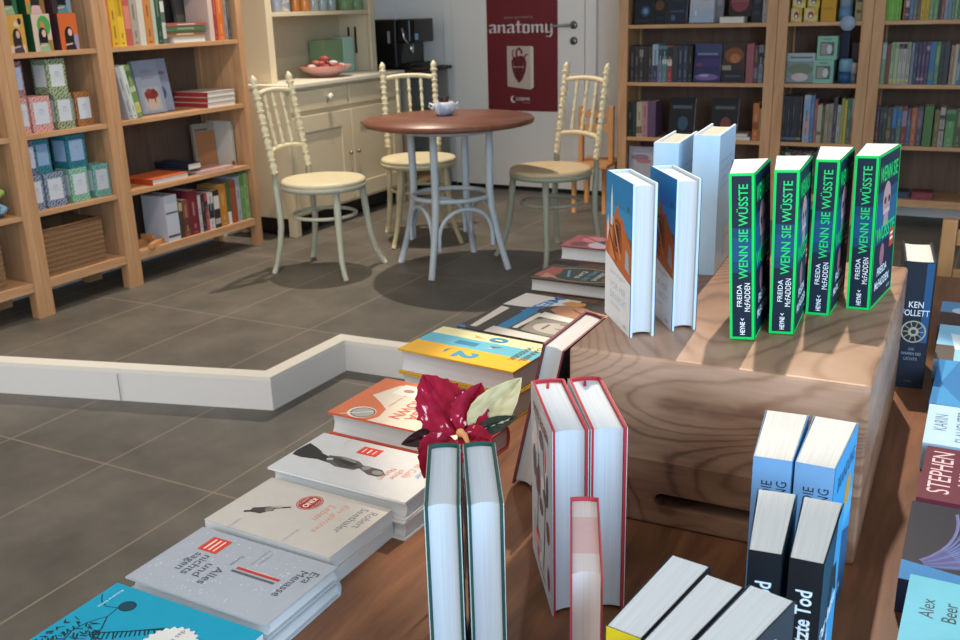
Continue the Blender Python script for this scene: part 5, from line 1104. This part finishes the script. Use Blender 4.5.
box_thing('illustrated_box', 'B', 3, 0.1791, 0.2724, HB, .10, flat('20502E'), 'upper illustrated box with a patterned front standing on the cream and green one', 'box', d=.045, z=SHELF_Z[3] + HB + .0006, art_=lady('C98A48', '2E2A2A', 'D8B4A4', 'D8A8A8', [('r', .5, 0, .98, .4, '8A6A3A'), ('r', .1, .0, .5, .25, '6E9A5E')]), group=IB)
box_thing('illustrated_box', 'B', 3, 0.315, 0.4134, HB, .10, flat('4A2E34'), 'upper illustrated box with a grey-blue front standing on the orange one', 'box', d=.045, z=SHELF_Z[3] + HB + .0006, art_=lady('8A98A4', '201E1E', 'D8A890', '5E8A8A', [('r', .0, .0, .5, .4, '3A3234')]), group=IB)
box_thing('illustrated_box', 'B', 3, 0.055, 0.1387, HB, .10, flat('1E5230'), 'upper dark green illustrated box standing on the gold one', 'box', d=.05, z=SHELF_Z[3] + HB + .0006, art_=lady('2E6A42', '201E1E', 'D8B4A4', '8FAE8A', [('r', .1, .6, .9, .9, '4A8A5A')]), group=IB)
TN = 'patterned boxes with paper labels on the narrow left bookcase'
def tin(shelf, s0, s1, c1, c2, label, lc='C6CCD4', z=None, h=.1525, d=.03):
    t = box_thing('patterned_box', 'B', shelf, s0, s1, h, s1 - s0, pattern(c1, c2, 95), label, 'box', d=d, z=z, label_col=lc, group=TN)
    w = s1 - s0; m = MB(); m.box((-.0012, w * .14, h * .22), (-.0002, w * .86, h * .84), flat(lc, .5)); m.build('side_label', t)
tin(2, 0.0435, 0.0946, 'B06A68', 'D0A09A', 'pink patterned box half hidden by the post, second shelf of the narrow left bookcase')
tin(2, 0.1074, 0.2123, 'B06A68', 'D0A09A', 'pink patterned box beside the green one, lower row on the second shelf')
tin(2, 0.2364, 0.3299, '2E4A34', '9AA682', 'green and cream patterned box, lower row on the second shelf')
tin(2, 0.3467, 0.4384, '5A3A26', 'A8703E', 'brown patterned box at the right end of the second shelf')
z2 = SHELF_Z[2] + .1531
tin(2, 0.0435, 0.1048, '6A3E48', 'A88088', 'plum patterned box with a blue label, upper row on the second shelf', 'A9B8D2', z2, d=.04)
tin(2, 0.2257, 0.3243, '2E4A34', 'A8B48E', 'green patterned box standing on the lower green one', 'D4D8D8', z2, d=.036)
tin(1, 0.0441, 0.1046, '26324A', '8C9AB0', 'navy patterned box half hidden by the post, lower row on the third shelf')
tin(1, 0.118, 0.2217, '26324A', '8C9AB0', 'navy patterned box with a white label, lower row on the third shelf')
tin(1, 0.2553, 0.3528, '4E8272', '8FBCA2', 'mint patterned box, left of the two at the right of the third shelf')
tin(1, 0.3881, 0.4783, '2E7A7A', '7FB0A4', 'teal and mint patterned box at the right end of the third shelf')
z1 = SHELF_Z[1] + .1531
tin(1, 0.0435, 0.102, '26324A', '7A88A0', 'navy patterned box in the upper row of the third shelf', 'C6CCDC', z1, d=.04)
tin(1, 0.1126, 0.194, '1E5E6E', '3E8A96', 'teal patterned box with a light blue label, left of the two teal ones', '8FB0D2', z1, d=.06)
tin(1, 0.2666, 0.3704, '1A5666', '2E8090', 'teal patterned box with a light blue label, right of the two teal ones', '98B4D6', z1, d=.036)
def basket(u, s0, s1, d0, d1, h, label):
    t = empty('wicker_basket', W_(u, s0, d0, SHELF_Z[0] + .0003)); t.rotation_euler = (0, 0, R(90)); tag(t, label, 'basket', 'wicker baskets on the bottom shelves')
    w, q = s1 - s0, d1 - d0; WK = pattern('7A5638', '9C7650', 110, 'weave'); m = MB()
    n = 18; k_ = .014
    for i in range(n):      # woven courses
        z0, z1_ = h * i / n, h * (i + 1) / n - .0006; o_ = .002 * (i % 2)
        m.box((o_, o_, z0), (w - o_, k_, z1_), WK); m.box((o_, q - k_, z0), (w - o_, q - o_, z1_), WK); m.box((o_, k_, z0), (k_, q - k_, z1_), WK); m.box((w - k_, k_, z0), (w - o_, q - k_, z1_), WK)
    m.box((k_, k_, .002), (w - k_, q - k_, .012), WK); m.build('basket_body', t)
    m = MB(); m.tube([(.008, .008, h + .005), (w - .008, .008, h + .005), (w - .008, q - .008, h + .005), (.008, q - .008, h + .005)], .0062, WK, 8, closed=True); m.build('basket_rim', t)
basket('B', 0.0569, 0.3867, .02, .30, .205, 'brown wicker basket on the bottom shelf of the narrow left bookcase')
basket('A', .07, 0.3729, .02, .30, .205, 'brown wicker basket at the left edge of the picture, bottom shelf of the leftmost bookcase')
for k, (zz, c1, c2, nm) in enumerate(((SHELF_Z[1], '3E6A9A', '9AC0D4', 'blue floral fabric pouch, lower of the two in the leftmost bookcase'), (SHELF_Z[1] + .0705, '3A5A3E', 'B4C46A', 'green and blue floral fabric pouch, upper of the two in the leftmost bookcase'))):
    s1 = 0.4607; m = MB(); n = 14; w, q, h = .17, .13, .07
    prof = [(q / 2 + q / 2 * math.copysign(abs(math.cos(a)) ** .6, math.cos(a)), h / 2 + h / 2 * math.copysign(abs(math.sin(a)) ** .7, math.sin(a))) for a in [2 * math.pi * i / n for i in range(n)]]
    vs = []; 
    for i, f in enumerate((.2, .8, .97, 1, .97, .8, .2)):
        x = w * i / 6; vs += [(x, q / 2 + (y - q / 2) * (.75 + .25 * f), max(0, h / 2 + (zq - h / 2) * f) if f < 1 else zq) for y, zq in prof]
    m.add(vs, [(i * n + j, i * n + (j + 1) % n, (i + 1) * n + (j + 1) % n, (i + 1) * n + j) for i in range(6) for j in range(n)] + [tuple(range(n)), tuple(range(6 * n, 7 * n))[::-1]], pattern(c1, c2, 34, 'noise'), True)
    o = m.build('fabric_pouch'); o.location = W_('A', s1 - w, .03, zz + .0003); o.rotation_euler = (0, 0, R(90)); tag(o, nm, 'pouch')

# ------------------------------------------------------------------ what stands on the back bookcases
CV = lambda bg, *x: (lambda w, h: [('r', 0, 0, w, h, bg)] + [tuple([e[0]] + [(v * w if i % 2 == 0 else v * h) if not isinstance(v, str) else v for i, v in enumerate(e[1:])]) for e in x])
face_book('D', 3, 0.0828, 0.1962, .21, .03, '171B28', CV('171B28', ('e', .6, .35, .25, .15, '2E4A68'), ('e', .6, .35, .14, .08, '6A86A0'), ('r', .1, .05, .9, .1, '2A2E3E')), 'dark navy book with pale blue round emblem, left end of top shelf by door', d=.04)
face_book('D', 3, 0.2024, 0.2831, .21, .03, '18181E', CV('18181E', ('e', .45, .5, .35, .14, '5A4030'), ('r', .2, .1, .8, .2, '1E2A44')), 'black book with a brown-orange patch, second on the top shelf by the door', d=.04)
face_book('D', 3, 0.2892, 0.4054, .21, .03, '202634', CV('202634', ('r', .15, .3, .85, .36, '3A465E'), ('e', .3, .15, .12, .08, '4A5A7A'), ('r', .2, .6, .8, .8, '2A3244')), 'slate blue-black book, third on the top shelf by the door', d=.04)
face_book('D', 3, 0.4261, 0.5694, .21, .035, 'A9ADB8', CV('A9ADB8', ('r', 0, 0, 1, .35, '9AA8BC'), ('r', .2, .2, .3, .34, 'B8C4D0'), ('e', .3, .8, .3, .1, 'A8707A'), ('e', .7, .9, .3, .1, 'C9A0A4'), ('e', .6, .66, .2, .06, 'B88A92')), 'pale blue and pink winter-scene book on the top shelf by the door', d=.03)
face_book('D', 3, 0.5683, 0.6156, .20, .02, '77747A', CV('77747A', ('r', .2, .5, .8, .7, '8E8C92')), 'grey book half behind the pale winter-scene book', d=.07)
flat_book('D', 3, 0.6071, 0.7522, .036, .13, 'B9B4AA', 'thick white-paged book lying flat on the top shelf by the door', SHELF_Z[3] + .0003, d=.02, spine_side='p')
face_book('D', 3, 0.6531, 0.7806, .19, .03, '241C20', CV('241C20', ('e', .5, .42, .42, .3, '7A3A44'), ('r', .1, .42, .9, .45, '8E5A60')), 'dark book with a dull red oval, standing above the lying white-paged book', d=.05, z=SHELF_Z[3] + .0365, tilt=4)
face_book('D', 3, 0.7883, 0.8454, .20, .03, '23232B', CV('23232B', ('r', .2, .2, .8, .3, '3A3A46'), ('e', .5, .6, .3, .1, '3E3E50')), 'black book near the right end of the top shelf by the door', d=.04)
row('D', 3, [(0.8548, 0.8845, '8E857E', 'pale taupe book', .21)])
row('D', 2, [(0.0677, 0.0968, '17161A', 'black book', .192), (0.098, 0.1256, '26242A', 'charcoal book', .19), (0.1269, 0.1544, '2A2A2E', 'black book with pale title', .19, [(.7, .9, '8A8478')]), (0.1557, 0.1831, '201F24', 'black book', .19), (0.1844, 0.2091, '2E2C30', 'charcoal book', .188), (0.2104, 0.247, '8FA6B8', 'blue book with dark foot', .198, [(0, .45, '3A3E5A')]), (0.2483, 0.2715, '6A6A88', 'lilac book', .192, [(.6, .9, '2E4A5A')]), (0.2728, 0.3016, '4A7A7A', 'teal book with white patches', .192, [(.5, .62, 'B9C4B4'), (.7, .9, '24343E')]), (0.3029, 0.334, '8E3A3A', 'red-footed book with white title', .192, [(.45, .62, 'B8C0BA'), (.65, .95, '22303A')]), (0.3353, 0.3682, '2A3036', 'dark slate book', .192), (0.3694, 0.3991, '1E2A40', 'navy book', .192), (0.4003, 0.4298, '22304A', 'dark blue book', .192), (0.4311, 0.4574, '131318', 'black book', .19)])
face_book('D', 2, 0.464, 0.6212, .22, .035, '2E2E5A', CV('2E2E5A', ('r', 0, .75, 1, 1, '3A4468'), ('r', .1, .7, .9, .76, '6E7A98'), ('r', 0, .4, 1, .6, '3E3466'), ('e', .5, .12, .45, .09, '6A5A8E'), ('p', .1, .1, .9) if False else ('e', .4, .16, .2, .04, '9A8AB0'), ('e', .2, .45, .15, .05, '6A3A5E')), 'violet-blue book with a pale title facing out on the second shelf by the door', d=.03)
face_book('D', 2, 0.6332, 0.7661, .225, .035, '3A2E2A', CV('3A2E2A', ('e', .5, .68, .42, .2, '7A4A30'), ('e', .55, .6, .22, .12, 'A86A42'), ('r', .0, .3, .4, .42, '8E8474'), ('r', 0, 0, 1, .3, '24242E'), ('r', .15, .12, .85, .17, '4A4A56')), 'brown book with warm orange patch facing out on the second shelf by the door', d=.03)
row('D', 2, [(0.777, 0.8206, '8A4A52', 'faded red book', .198), (0.8218, 0.8466, '40242C', 'dark red book', .19, [(.1, .4, '6A6A74')]), (0.8478, 0.8755, '5A646E', 'grey-blue book', .19, [(.5, .8, '22262C')]), (0.8766, 0.8845, '3A3234', 'dark book with pale patches', .188, [(.5, .66, '9A9690'), (.75, .9, '7A5A54')])])
row('D', 1, [(0.0616, 0.0912, '15171A', 'black book', .178), (0.0925, 0.1174, '20342E', 'dark green book', .178), (0.1187, 0.1532, 'A89E84', 'cream book', .182, [(.1, .3, '6A5A40')]), (0.1545, 0.1888, 'A87880', 'dusty pink book', .185), (0.1901, 0.2404, '5A4460', 'purple book', .185)])
dk = lambda c, c2: CV('15181E', ('r', .12, .72, .88, .8, c), ('e', .55, .35, .2, .18, c2), ('r', .1, .05, .9, .12, '20303A'))
face_book('D', 1, 0.3177, 0.4751, .24, .03, '15181E', dk('4A5260', '2E4A5E'), 'black book with blue-grey title facing out on the third shelf by the door', d=.04)
face_book('D', 1, 0.5802, 0.7379, .24, .03, '17181A', dk('4E5250', '6E3E36'), 'black book with grey title and red spot facing out on the third shelf', d=.04)
flat_book('D', 1, 0.7242, 0.8253, .020, .13, 'A8A39A', 'lower pale book of the two lying on the third shelf by the door', SHELF_Z[1] + .0003, d=.02, spine_side='p')
flat_book('D', 1, 0.7361, 0.8076, .018, .13, 'A09A90', 'upper pale book of the two lying on the third shelf by the door', SHELF_Z[1] + .0208, d=.022, spine_side='p')
row('D', 1, [(0.8342, 0.8695, 'A8622C', 'orange book', .185, [(.3, .5, '7A4A2A')]), (0.8707, 0.8845, '9A7A56', 'tan book', .16)])
face_book('D', 0, 0.0679, 0.2331, .235, .02, 'A3A2A8', CV('A3A2A8', ('e', .45, .72, .35, .08, '8A6E80'), ('e', .6, .62, .3, .06, 'A87078'), ('r', .2, .9, .8, .93, 'B8B6BC')), 'pale picture book with a pink sketch on the bottom shelf by the door', d=.03, tilt=4)
# middle back bookcase
YB = pattern('B49A34', 'C9B86A', 30, 'noise')
def face(c): return lambda w, h: [('r', w * .1, h * .15, w * .7, h * .85, 'C4B694'), ('e', w * .5, h * .5, w * .2, h * .26, c), ('e', w * .5, h * .4, w * .1, h * .12, 'D8D0C4')]
box_thing('small_box', 'E', 3, 0.0653, 0.1258, .075, .09, YB, 'small yellow box, lower left of the four on the middle back bookcase', 'box', art_=face('7A2E2E'), group='small yellow boxes')
box_thing('small_box', 'E', 3, 0.1367, 0.2127, .075, .09, YB, 'small yellow box with a red round picture, lower right of the four', 'box', art_=face('8E3A30'), group='small yellow boxes')
box_thing('small_box', 'E', 3, 0.0708, 0.1422, .07, .09, YB, 'small yellow box standing on the lower left yellow box', 'box', z=SHELF_Z[3] + .0756, art_=face('4A5A3A'), group='small yellow boxes')
box_thing('small_box', 'E', 3, 0.1531, 0.2181, .07, .09, pattern('A88A1E', 'C4A83A', 30, 'noise'), 'small ochre box standing on the lower right yellow box', 'box', z=SHELF_Z[3] + .0756, art_=face('5A4A3A'), group='small yellow boxes')
box_thing('gift_box', 'E', 3, 0.2289, 0.3092, .20, .06, flat('B98A1E'), 'tall mustard yellow box on the top shelf of the middle back bookcase', 'box', art_=lambda w, h: [('r', w * .1, h * .75, w * .9, h * .9, 'C9C0B0'), ('r', w * .15, h * .3, w * .8, h * .38, 'A87A1A')])
def canister(u, shelf, s, d, r, h, c1, c2, label, cat='tin'):
    t = empty('canister', W_(u, s, d, SHELF_Z[shelf] + .0003)); tag(t, label, cat)
    m = MB(); m.lathe([(0, 0), (r, 0), (r, h * .48), (0, h * .48)], flat(c1, .35), 24); m.build('canister_body', t)
    m = MB(); m.lathe([(0, h * .4805), (r * .96, h * .4805), (r * .96, h * .92), (r * .8, h), (0, h)], flat(c2, .35), 24); m.build('lid', t)
canister('E', 3, 0.3569, .06, .036, .15, '5A86A4', '8094A0', 'blue patterned tin on the top shelf of the middle back bookcase')
box_thing('gift_box', 'E', 3, 0.4095, 0.4505, .20, .06, flat('8A8458'), 'olive box at the right end of the top shelf, middle back bookcase', 'box', art_=lambda w, h: [('r', w * .2, h * .2, w * .8, h * .3, '6A4A34'), ('r', w * .2, h * .5, w * .8, h * .6, '3E3E30')])
face_book('E', 2, 0.0595, 0.2151, .165, .03, '74888A', CV('74888A', ('r', 0, .72, 1, 1, '98A8AE'), ('e', .5, .45, .45, .2, '6A7862'), ('e', .5, .18, .3, .14, 'B8B4B0'), ('e', .35, .2, .12, .08, 'C9A0A4'), ('r', .1, .82, .9, .88, '5A6E74')), 'grey-green picture set with white flowers on the second shelf of the middle back bookcase', d=.03, name='picture_box', cat='box')
MT = flat('7FAE9C', .5); win = lambda w, h: [('r', w * .15, h * .18, w * .85, h * .75, '54605A'), ('r', w * .2, h * .22, w * .55, h * .7, '8E8A84'), ('e', w * .62, h * .45, w * .13, h * .2, 'B4C0C4'), ('r', w * .3, h * .84, w * .7, h * .9, '5E8A7C')]
box_thing('gift_box', 'E', 2, 0.2083, 0.3204, .130, .11, MT, 'mint green gift box with a window, lower of the two on the middle back bookcase', 'box', d=.035, art_=win, group='mint gift boxes')
box_thing('gift_box', 'E', 2, 0.222, 0.3312, .130, .11, MT, 'mint green gift box with a window, upper of the two on the middle back bookcase', 'box', d=.04, z=SHELF_Z[2] + .1306, art_=win, group='mint gift boxes')
box_thing('gift_box', 'E', 2, 0.3353, 0.3845, .28, .05, flat('16223E'), 'tall navy box behind the blue canister on the middle back bookcase', 'box', d=.14)
canister('E', 2, 0.3825, .065, .040, .135, '2A4E74', '6E9AAE', 'blue canister with a light blue lid on the second shelf of the middle back bookcase')
box_thing('gift_box', 'E', 2, 0.4009, 0.4505, .22, .07, flat('3E3236'), 'dark brown box at the back right of the second shelf, middle back bookcase', 'box', d=.14, art_=lambda w, h: [('r', w * .1, h * .2, w * .9, h * .5, '4E2E34')])
canister('E', 2, 0.428, .06, .022, .115, '5A6468', '9A948C', 'grey-green canister at the right end of the second shelf, middle back bookcase')
tg = MB(); tg.lathe([(0, 0), (.041, 0), (.041, .0025), (0, .0025)], flat('93A4B8', .4), 32, Matrix.Rotation(R(90), 4, 'X')); tg = tg.build('round_tag'); tg.matrix_world = Matrix.Translation(W_('E', 0.3806, -.0005, SHELF_Z[3] - .010)) @ Matrix.Rotation(R(rt), 4, 'Z'); tag(tg, 'round pale blue tag hanging on the shelf edge of the middle back bookcase', 'tag')
row('E', 1, [(0.0595 + .0138 * i, 0.0595 + .0138 * (i + 1) - .001, ['15171E', '1A2030', '16203A', '15171E', '1A1E2A', '1E2436', '16181E', '22242A'][i], ['black book with pale foot', 'navy-black book', 'dark blue book', 'black book', 'blue-black book', 'slate-black book', 'black book with gold foot', 'charcoal book with gold foot'][i], .212, [(.05, .1, 'A08A4A' if i > 5 else '5A6A8A')]) for i in range(8)])
row('E', 1, [(0.1769, 0.2136, '8E98A8', 'thick blue-white patterned book', .218, [(.2, .5, 'A88E94'), (.6, .9, '7A96B4')]), (0.2147, 0.2361, '3E6A94', 'blue book', .216), (0.2372, 0.2528, '8A4A46', 'faded red book', .20), (0.254, 0.2807, '9A9684', 'cream book', .175, [(.2, .3, '6A6A50')]), (0.2819, 0.2946, '4A4234', 'dark olive book', .17), (0.2958, 0.3168, '8A8268', 'tan book', .178), (0.3179, 0.3406, '7E7A70', 'taupe book', .18), (0.3417, 0.3615, '3A3244', 'dark purple book', .21), (0.3626, 0.3835, '8E988E', 'pale grey-green book', .175), (0.3846, 0.3999, '8A8A4A', 'olive yellow book', .205), (0.401, 0.4152, 'B09A3A', 'mustard book', .20), (0.4163, 0.4381, '2E5E4A', 'dark green book', .205), (0.4392, 0.4505, '8A5248', 'brick red book with white top', .205, [(.6, 1, '9A9698')])])
row('E', 0, [(0.0595 + .03 * i, 0.0595 + .03 * i + .0285, ['26282A', '7A8A84', '2E2A2A', '6A3A34', '3A3E44', '8A867A', '2A3A34', '54484E'][i], ['black book', 'grey-green book', 'charcoal book', 'dull red book', 'slate book', 'stone book', 'dark green book', 'mauve grey book'][i], .21) for i in range(8)])
# right-end back bookcase
row('F', 3, [(0.0595 + .0128 * i, 0.0595 + .0128 * (i + 1) - .0008, ['5E9A2E', '6AA636', '72AE3A', '64A032', '6EA838', '5A942E'][i], 'lime green book', .2) for i in range(6)] + [(0.1465, 0.154, '8A5A34', 'thin brown-orange book', .2), (0.155, 0.1756, '4A2028', 'dark red book with white dots', .2, [(.3, .45, 'B0A8A4'), (.1, .15, '9A8A8A')]), (0.1766, 0.1966, '3A6A8A', 'blue book', .2), (0.1976, 0.2141, '6A625E', 'grey-brown book', .2), (0.2151, 0.231, '5A4A44', 'brown book', .2), (0.232, 0.2538, 'B09424', 'yellow book', .2, [(.5, .9, 'A88A1E')]), (0.2548, 0.2736, 'B4962E', 'yellow and grey book', .2, [(.5, .8, '8E8E84')]), (0.2745, 0.2957, '6E8A58', 'sage green book', .2), (0.2967, 0.3178, '5E8A5E', 'green book', .2, [(.6, .8, '8A9A7A')]), (0.3188, 0.3325, '2A1E24', 'dark plum book', .2), (0.3334, 0.35, '7A4A3A', 'red-brown book', .2, [(.7, .9, 'A8905A')]), (0.351, 0.3646, '8A8E98', 'grey book', .2), (0.3656, 0.384, '5A7A94', 'steel blue book', .2), (0.385, 0.4005, '4E7A5A', 'green book', .2), (0.4014, 0.415, '7A9A6A', 'light green book', .2), (0.4159, 0.4342, '3E6A48', 'forest green book', .2)])
row('F', 2, [(0.0595, 0.0818, '6A8A6E', 'green book with pale top', .2, [(.6, .95, '98A4A8')]), (0.0829, 0.1041, '6A3A2E', 'rust book', .19)] + [(0.1052 + .0205 * i, 0.1052 + .0205 * (i + 1) - .001, ['8EA07E', '94A686', '9AA49A', 'A89C9A', '8E9C94'][i], ['pale green book', 'light green book', 'grey-green book with dark top', 'pinkish grey book with dark top', 'pale grey book'][i], .198, [(.85, .97, '2A2A34' if i in (2, 3) else '7A9070'), (.06, .12, 'B4B46A')]) for i in range(5)] + [(0.21, 0.2242, '7A7E98', 'lilac book', .195), (0.2253, 0.2435, '1E3A4E', 'dark teal book', .2), (0.2445, 0.2628, '3A2A54', 'purple book', .2, [(.1, .16, 'A88A94')]), (0.2638, 0.2819, '442E58', 'purple book', .2, [(.1, .16, 'A88A94')]), (0.2829, 0.302, '3E2A50', 'dark purple book with white dot', .2, [(.8, .9, '9A8E8E')]), (0.303, 0.3311, '2E6A94', 'bright blue book', .2, [(.1, .3, '5E7A7A')]), (0.3321, 0.3531, '4E7A58', 'green book', .2, [(.5, .9, '7A9A6A')]), (0.3541, 0.3739, '26302A', 'black-green book', .2), (0.3749, 0.4007, '33363A', 'charcoal book', .2), (0.4061, 0.4234, '8A7260', 'tan book', .185), (0.4244, 0.4431, 'A89E8A', 'cream book', .188), (0.444, 0.4588, '2E6490', 'blue book', .2, [(.1, .5, '8EA0A8')]), (0.4597, 0.4773, '2E7AA8', 'azure book', .2)])
row('F', 1, [(0.0595, 0.0814, '4A2A30', 'dark red and purple book', .185, [(.5, .95, '2E2E4E')]), (0.0825, 0.0968, '2A2E34', 'slate book', .185), (0.0978, 0.1158, '2A3E3A', 'dark green book', .185, [(.7, .85, '5A6A6A')]), (0.1169, 0.1432, '4A3E34', 'brown book', .18, [(.2, .4, '7A6A48')]), (0.1443, 0.1695, '2E3A44', 'dark book with bright blue top', .188, [(.45, .97, '2E6EA8')]), (0.1705, 0.1946, '4A6A5E', 'teal green book', .188, [(.5, .9, '3A6E9A')]), (0.1956, 0.2217, '7A2E30', 'red book with lilac top', .188, [(.5, .9, '8A7A94')]), (0.2227, 0.2434, '3E5A78', 'blue book', .18, [(.7, .95, '5A2E44')]), (0.2445, 0.2724, 'A0583A', 'orange-red book', .185), (0.2734, 0.3032, '4A4450', 'purple grey book', .188, [(.5, .9, '6A5E74')]), (0.3084, 0.3544, '44703E', 'thick green book', .195), (0.362, 0.3869, '6A6038', 'olive book', .178), (0.3879, 0.4152, '9A948E', 'white and grey spotted book', .19, [(.7, .8, '2E2E2E'), (.4, .45, '5A3A3A')]), (0.4202, 0.4654, '5A8A58', 'light green book', .178, [(.7, .9, '3E6A42')]), (0.4664, 0.5053, '4A5434', 'olive green book', .18), (0.5063, 0.535, '2E4A34', 'dark green book', .185)])
flat_book('F', 0, 0.2872, 0.3964, .040, .12, '7A3040', 'pink-red book lying on the bottom shelf of the right-end back bookcase', SHELF_Z[0] + .0003, d=.03, side='8E4450')
flat_book('F', 0, 0.1921, 0.2714, .034, .12, '2A3A54', 'dark blue book lying left of the pink-red one on the bottom shelf', SHELF_Z[0] + .0003, d=.05, side='3E4E6A')

# ------------------------------------------------------------------ light
sc = bpy.context.scene
w = bpy.data.worlds.new('room_daylight'); sc.world = w; w.use_nodes = True
bg = w.node_tree.nodes['Background']; bg.inputs['Color'].default_value = (1.0, .965, .92, 1); bg.inputs['Strength'].default_value = 1.25
def spot(name, loc, target, power, color, size=75, blend=.5, radius=.03):
    l = bpy.data.lights.new(name, 'SPOT'); l.energy = power; l.color = color; l.spot_size = R(size); l.spot_blend = blend; l.shadow_soft_size = radius
    o = bpy.data.objects.new(name, l); col.objects.link(o); o.location = loc
    o.rotation_euler = (Vector(target) - Vector(loc)).to_track_quat('-Z', 'Y').to_euler(); return o
WARM = (1.0, .86, .70)
spot('ceiling_spot', (-3.28, 4.67, 2.93), (-2.6, 4.1, .3), 260, WARM, 95, .6)
spot('ceiling_spot', (-2.0, 2.6, 2.95), (-3.75, 3.4, .7), 110, WARM, 70, .7, .05)
spot('ceiling_spot', (-.45, 2.62, 2.93), (-.30, 1.47, .885), 310, WARM, 24, .25, .02)
spot('ceiling_spot', (-1.1, 2.7, 2.93), (-.66, 1.0, .7), 36, (1.0, .9, .78), 32, .6, .05)  # soft fill spot, added to brighten the row of lying books
win = bpy.data.lights.new('shop_window', 'AREA'); win.shape = 'RECTANGLE'; win.size = 2.4; win.size_y = 2.0; win.energy = 130; win.color = (.42, .70, 1.0)
wo = bpy.data.objects.new('shop_window', win); col.objects.link(wo); wo.location = (2.15, -.9, 1.7)
wo.rotation_euler = (Vector((-.3, 1.0, .8)) - Vector(wo.location)).to_track_quat('-Z', 'Y').to_euler()

# ------------------------------------------------------------------ camera
cam = bpy.data.cameras.new('camera'); cam.sensor_width = 36; cam.sensor_fit = 'HORIZONTAL'; cam.lens = 976.5 / 960 * 36; cam.clip_start = .02
co = bpy.data.objects.new('camera', cam); col.objects.link(co); sc.camera = co
co.matrix_world = Matrix([[0.882265, -0.122037, 0.45466, 0.0], [0.469988, 0.283403, -0.835939, 0.0], [-0.026836, 0.951204, 0.307393, 1.29], [0, 0, 0, 1]])
cam.dof.use_dof = True; cam.dof.focus_distance = 1.2; cam.dof.aperture_fstop = 16
vs_ = sc.view_settings; vs_.view_transform = 'Standard'; vs_.look = 'None'; vs_.exposure = 0.08; vs_.gamma = 1.0; vs_.use_curve_mapping = False
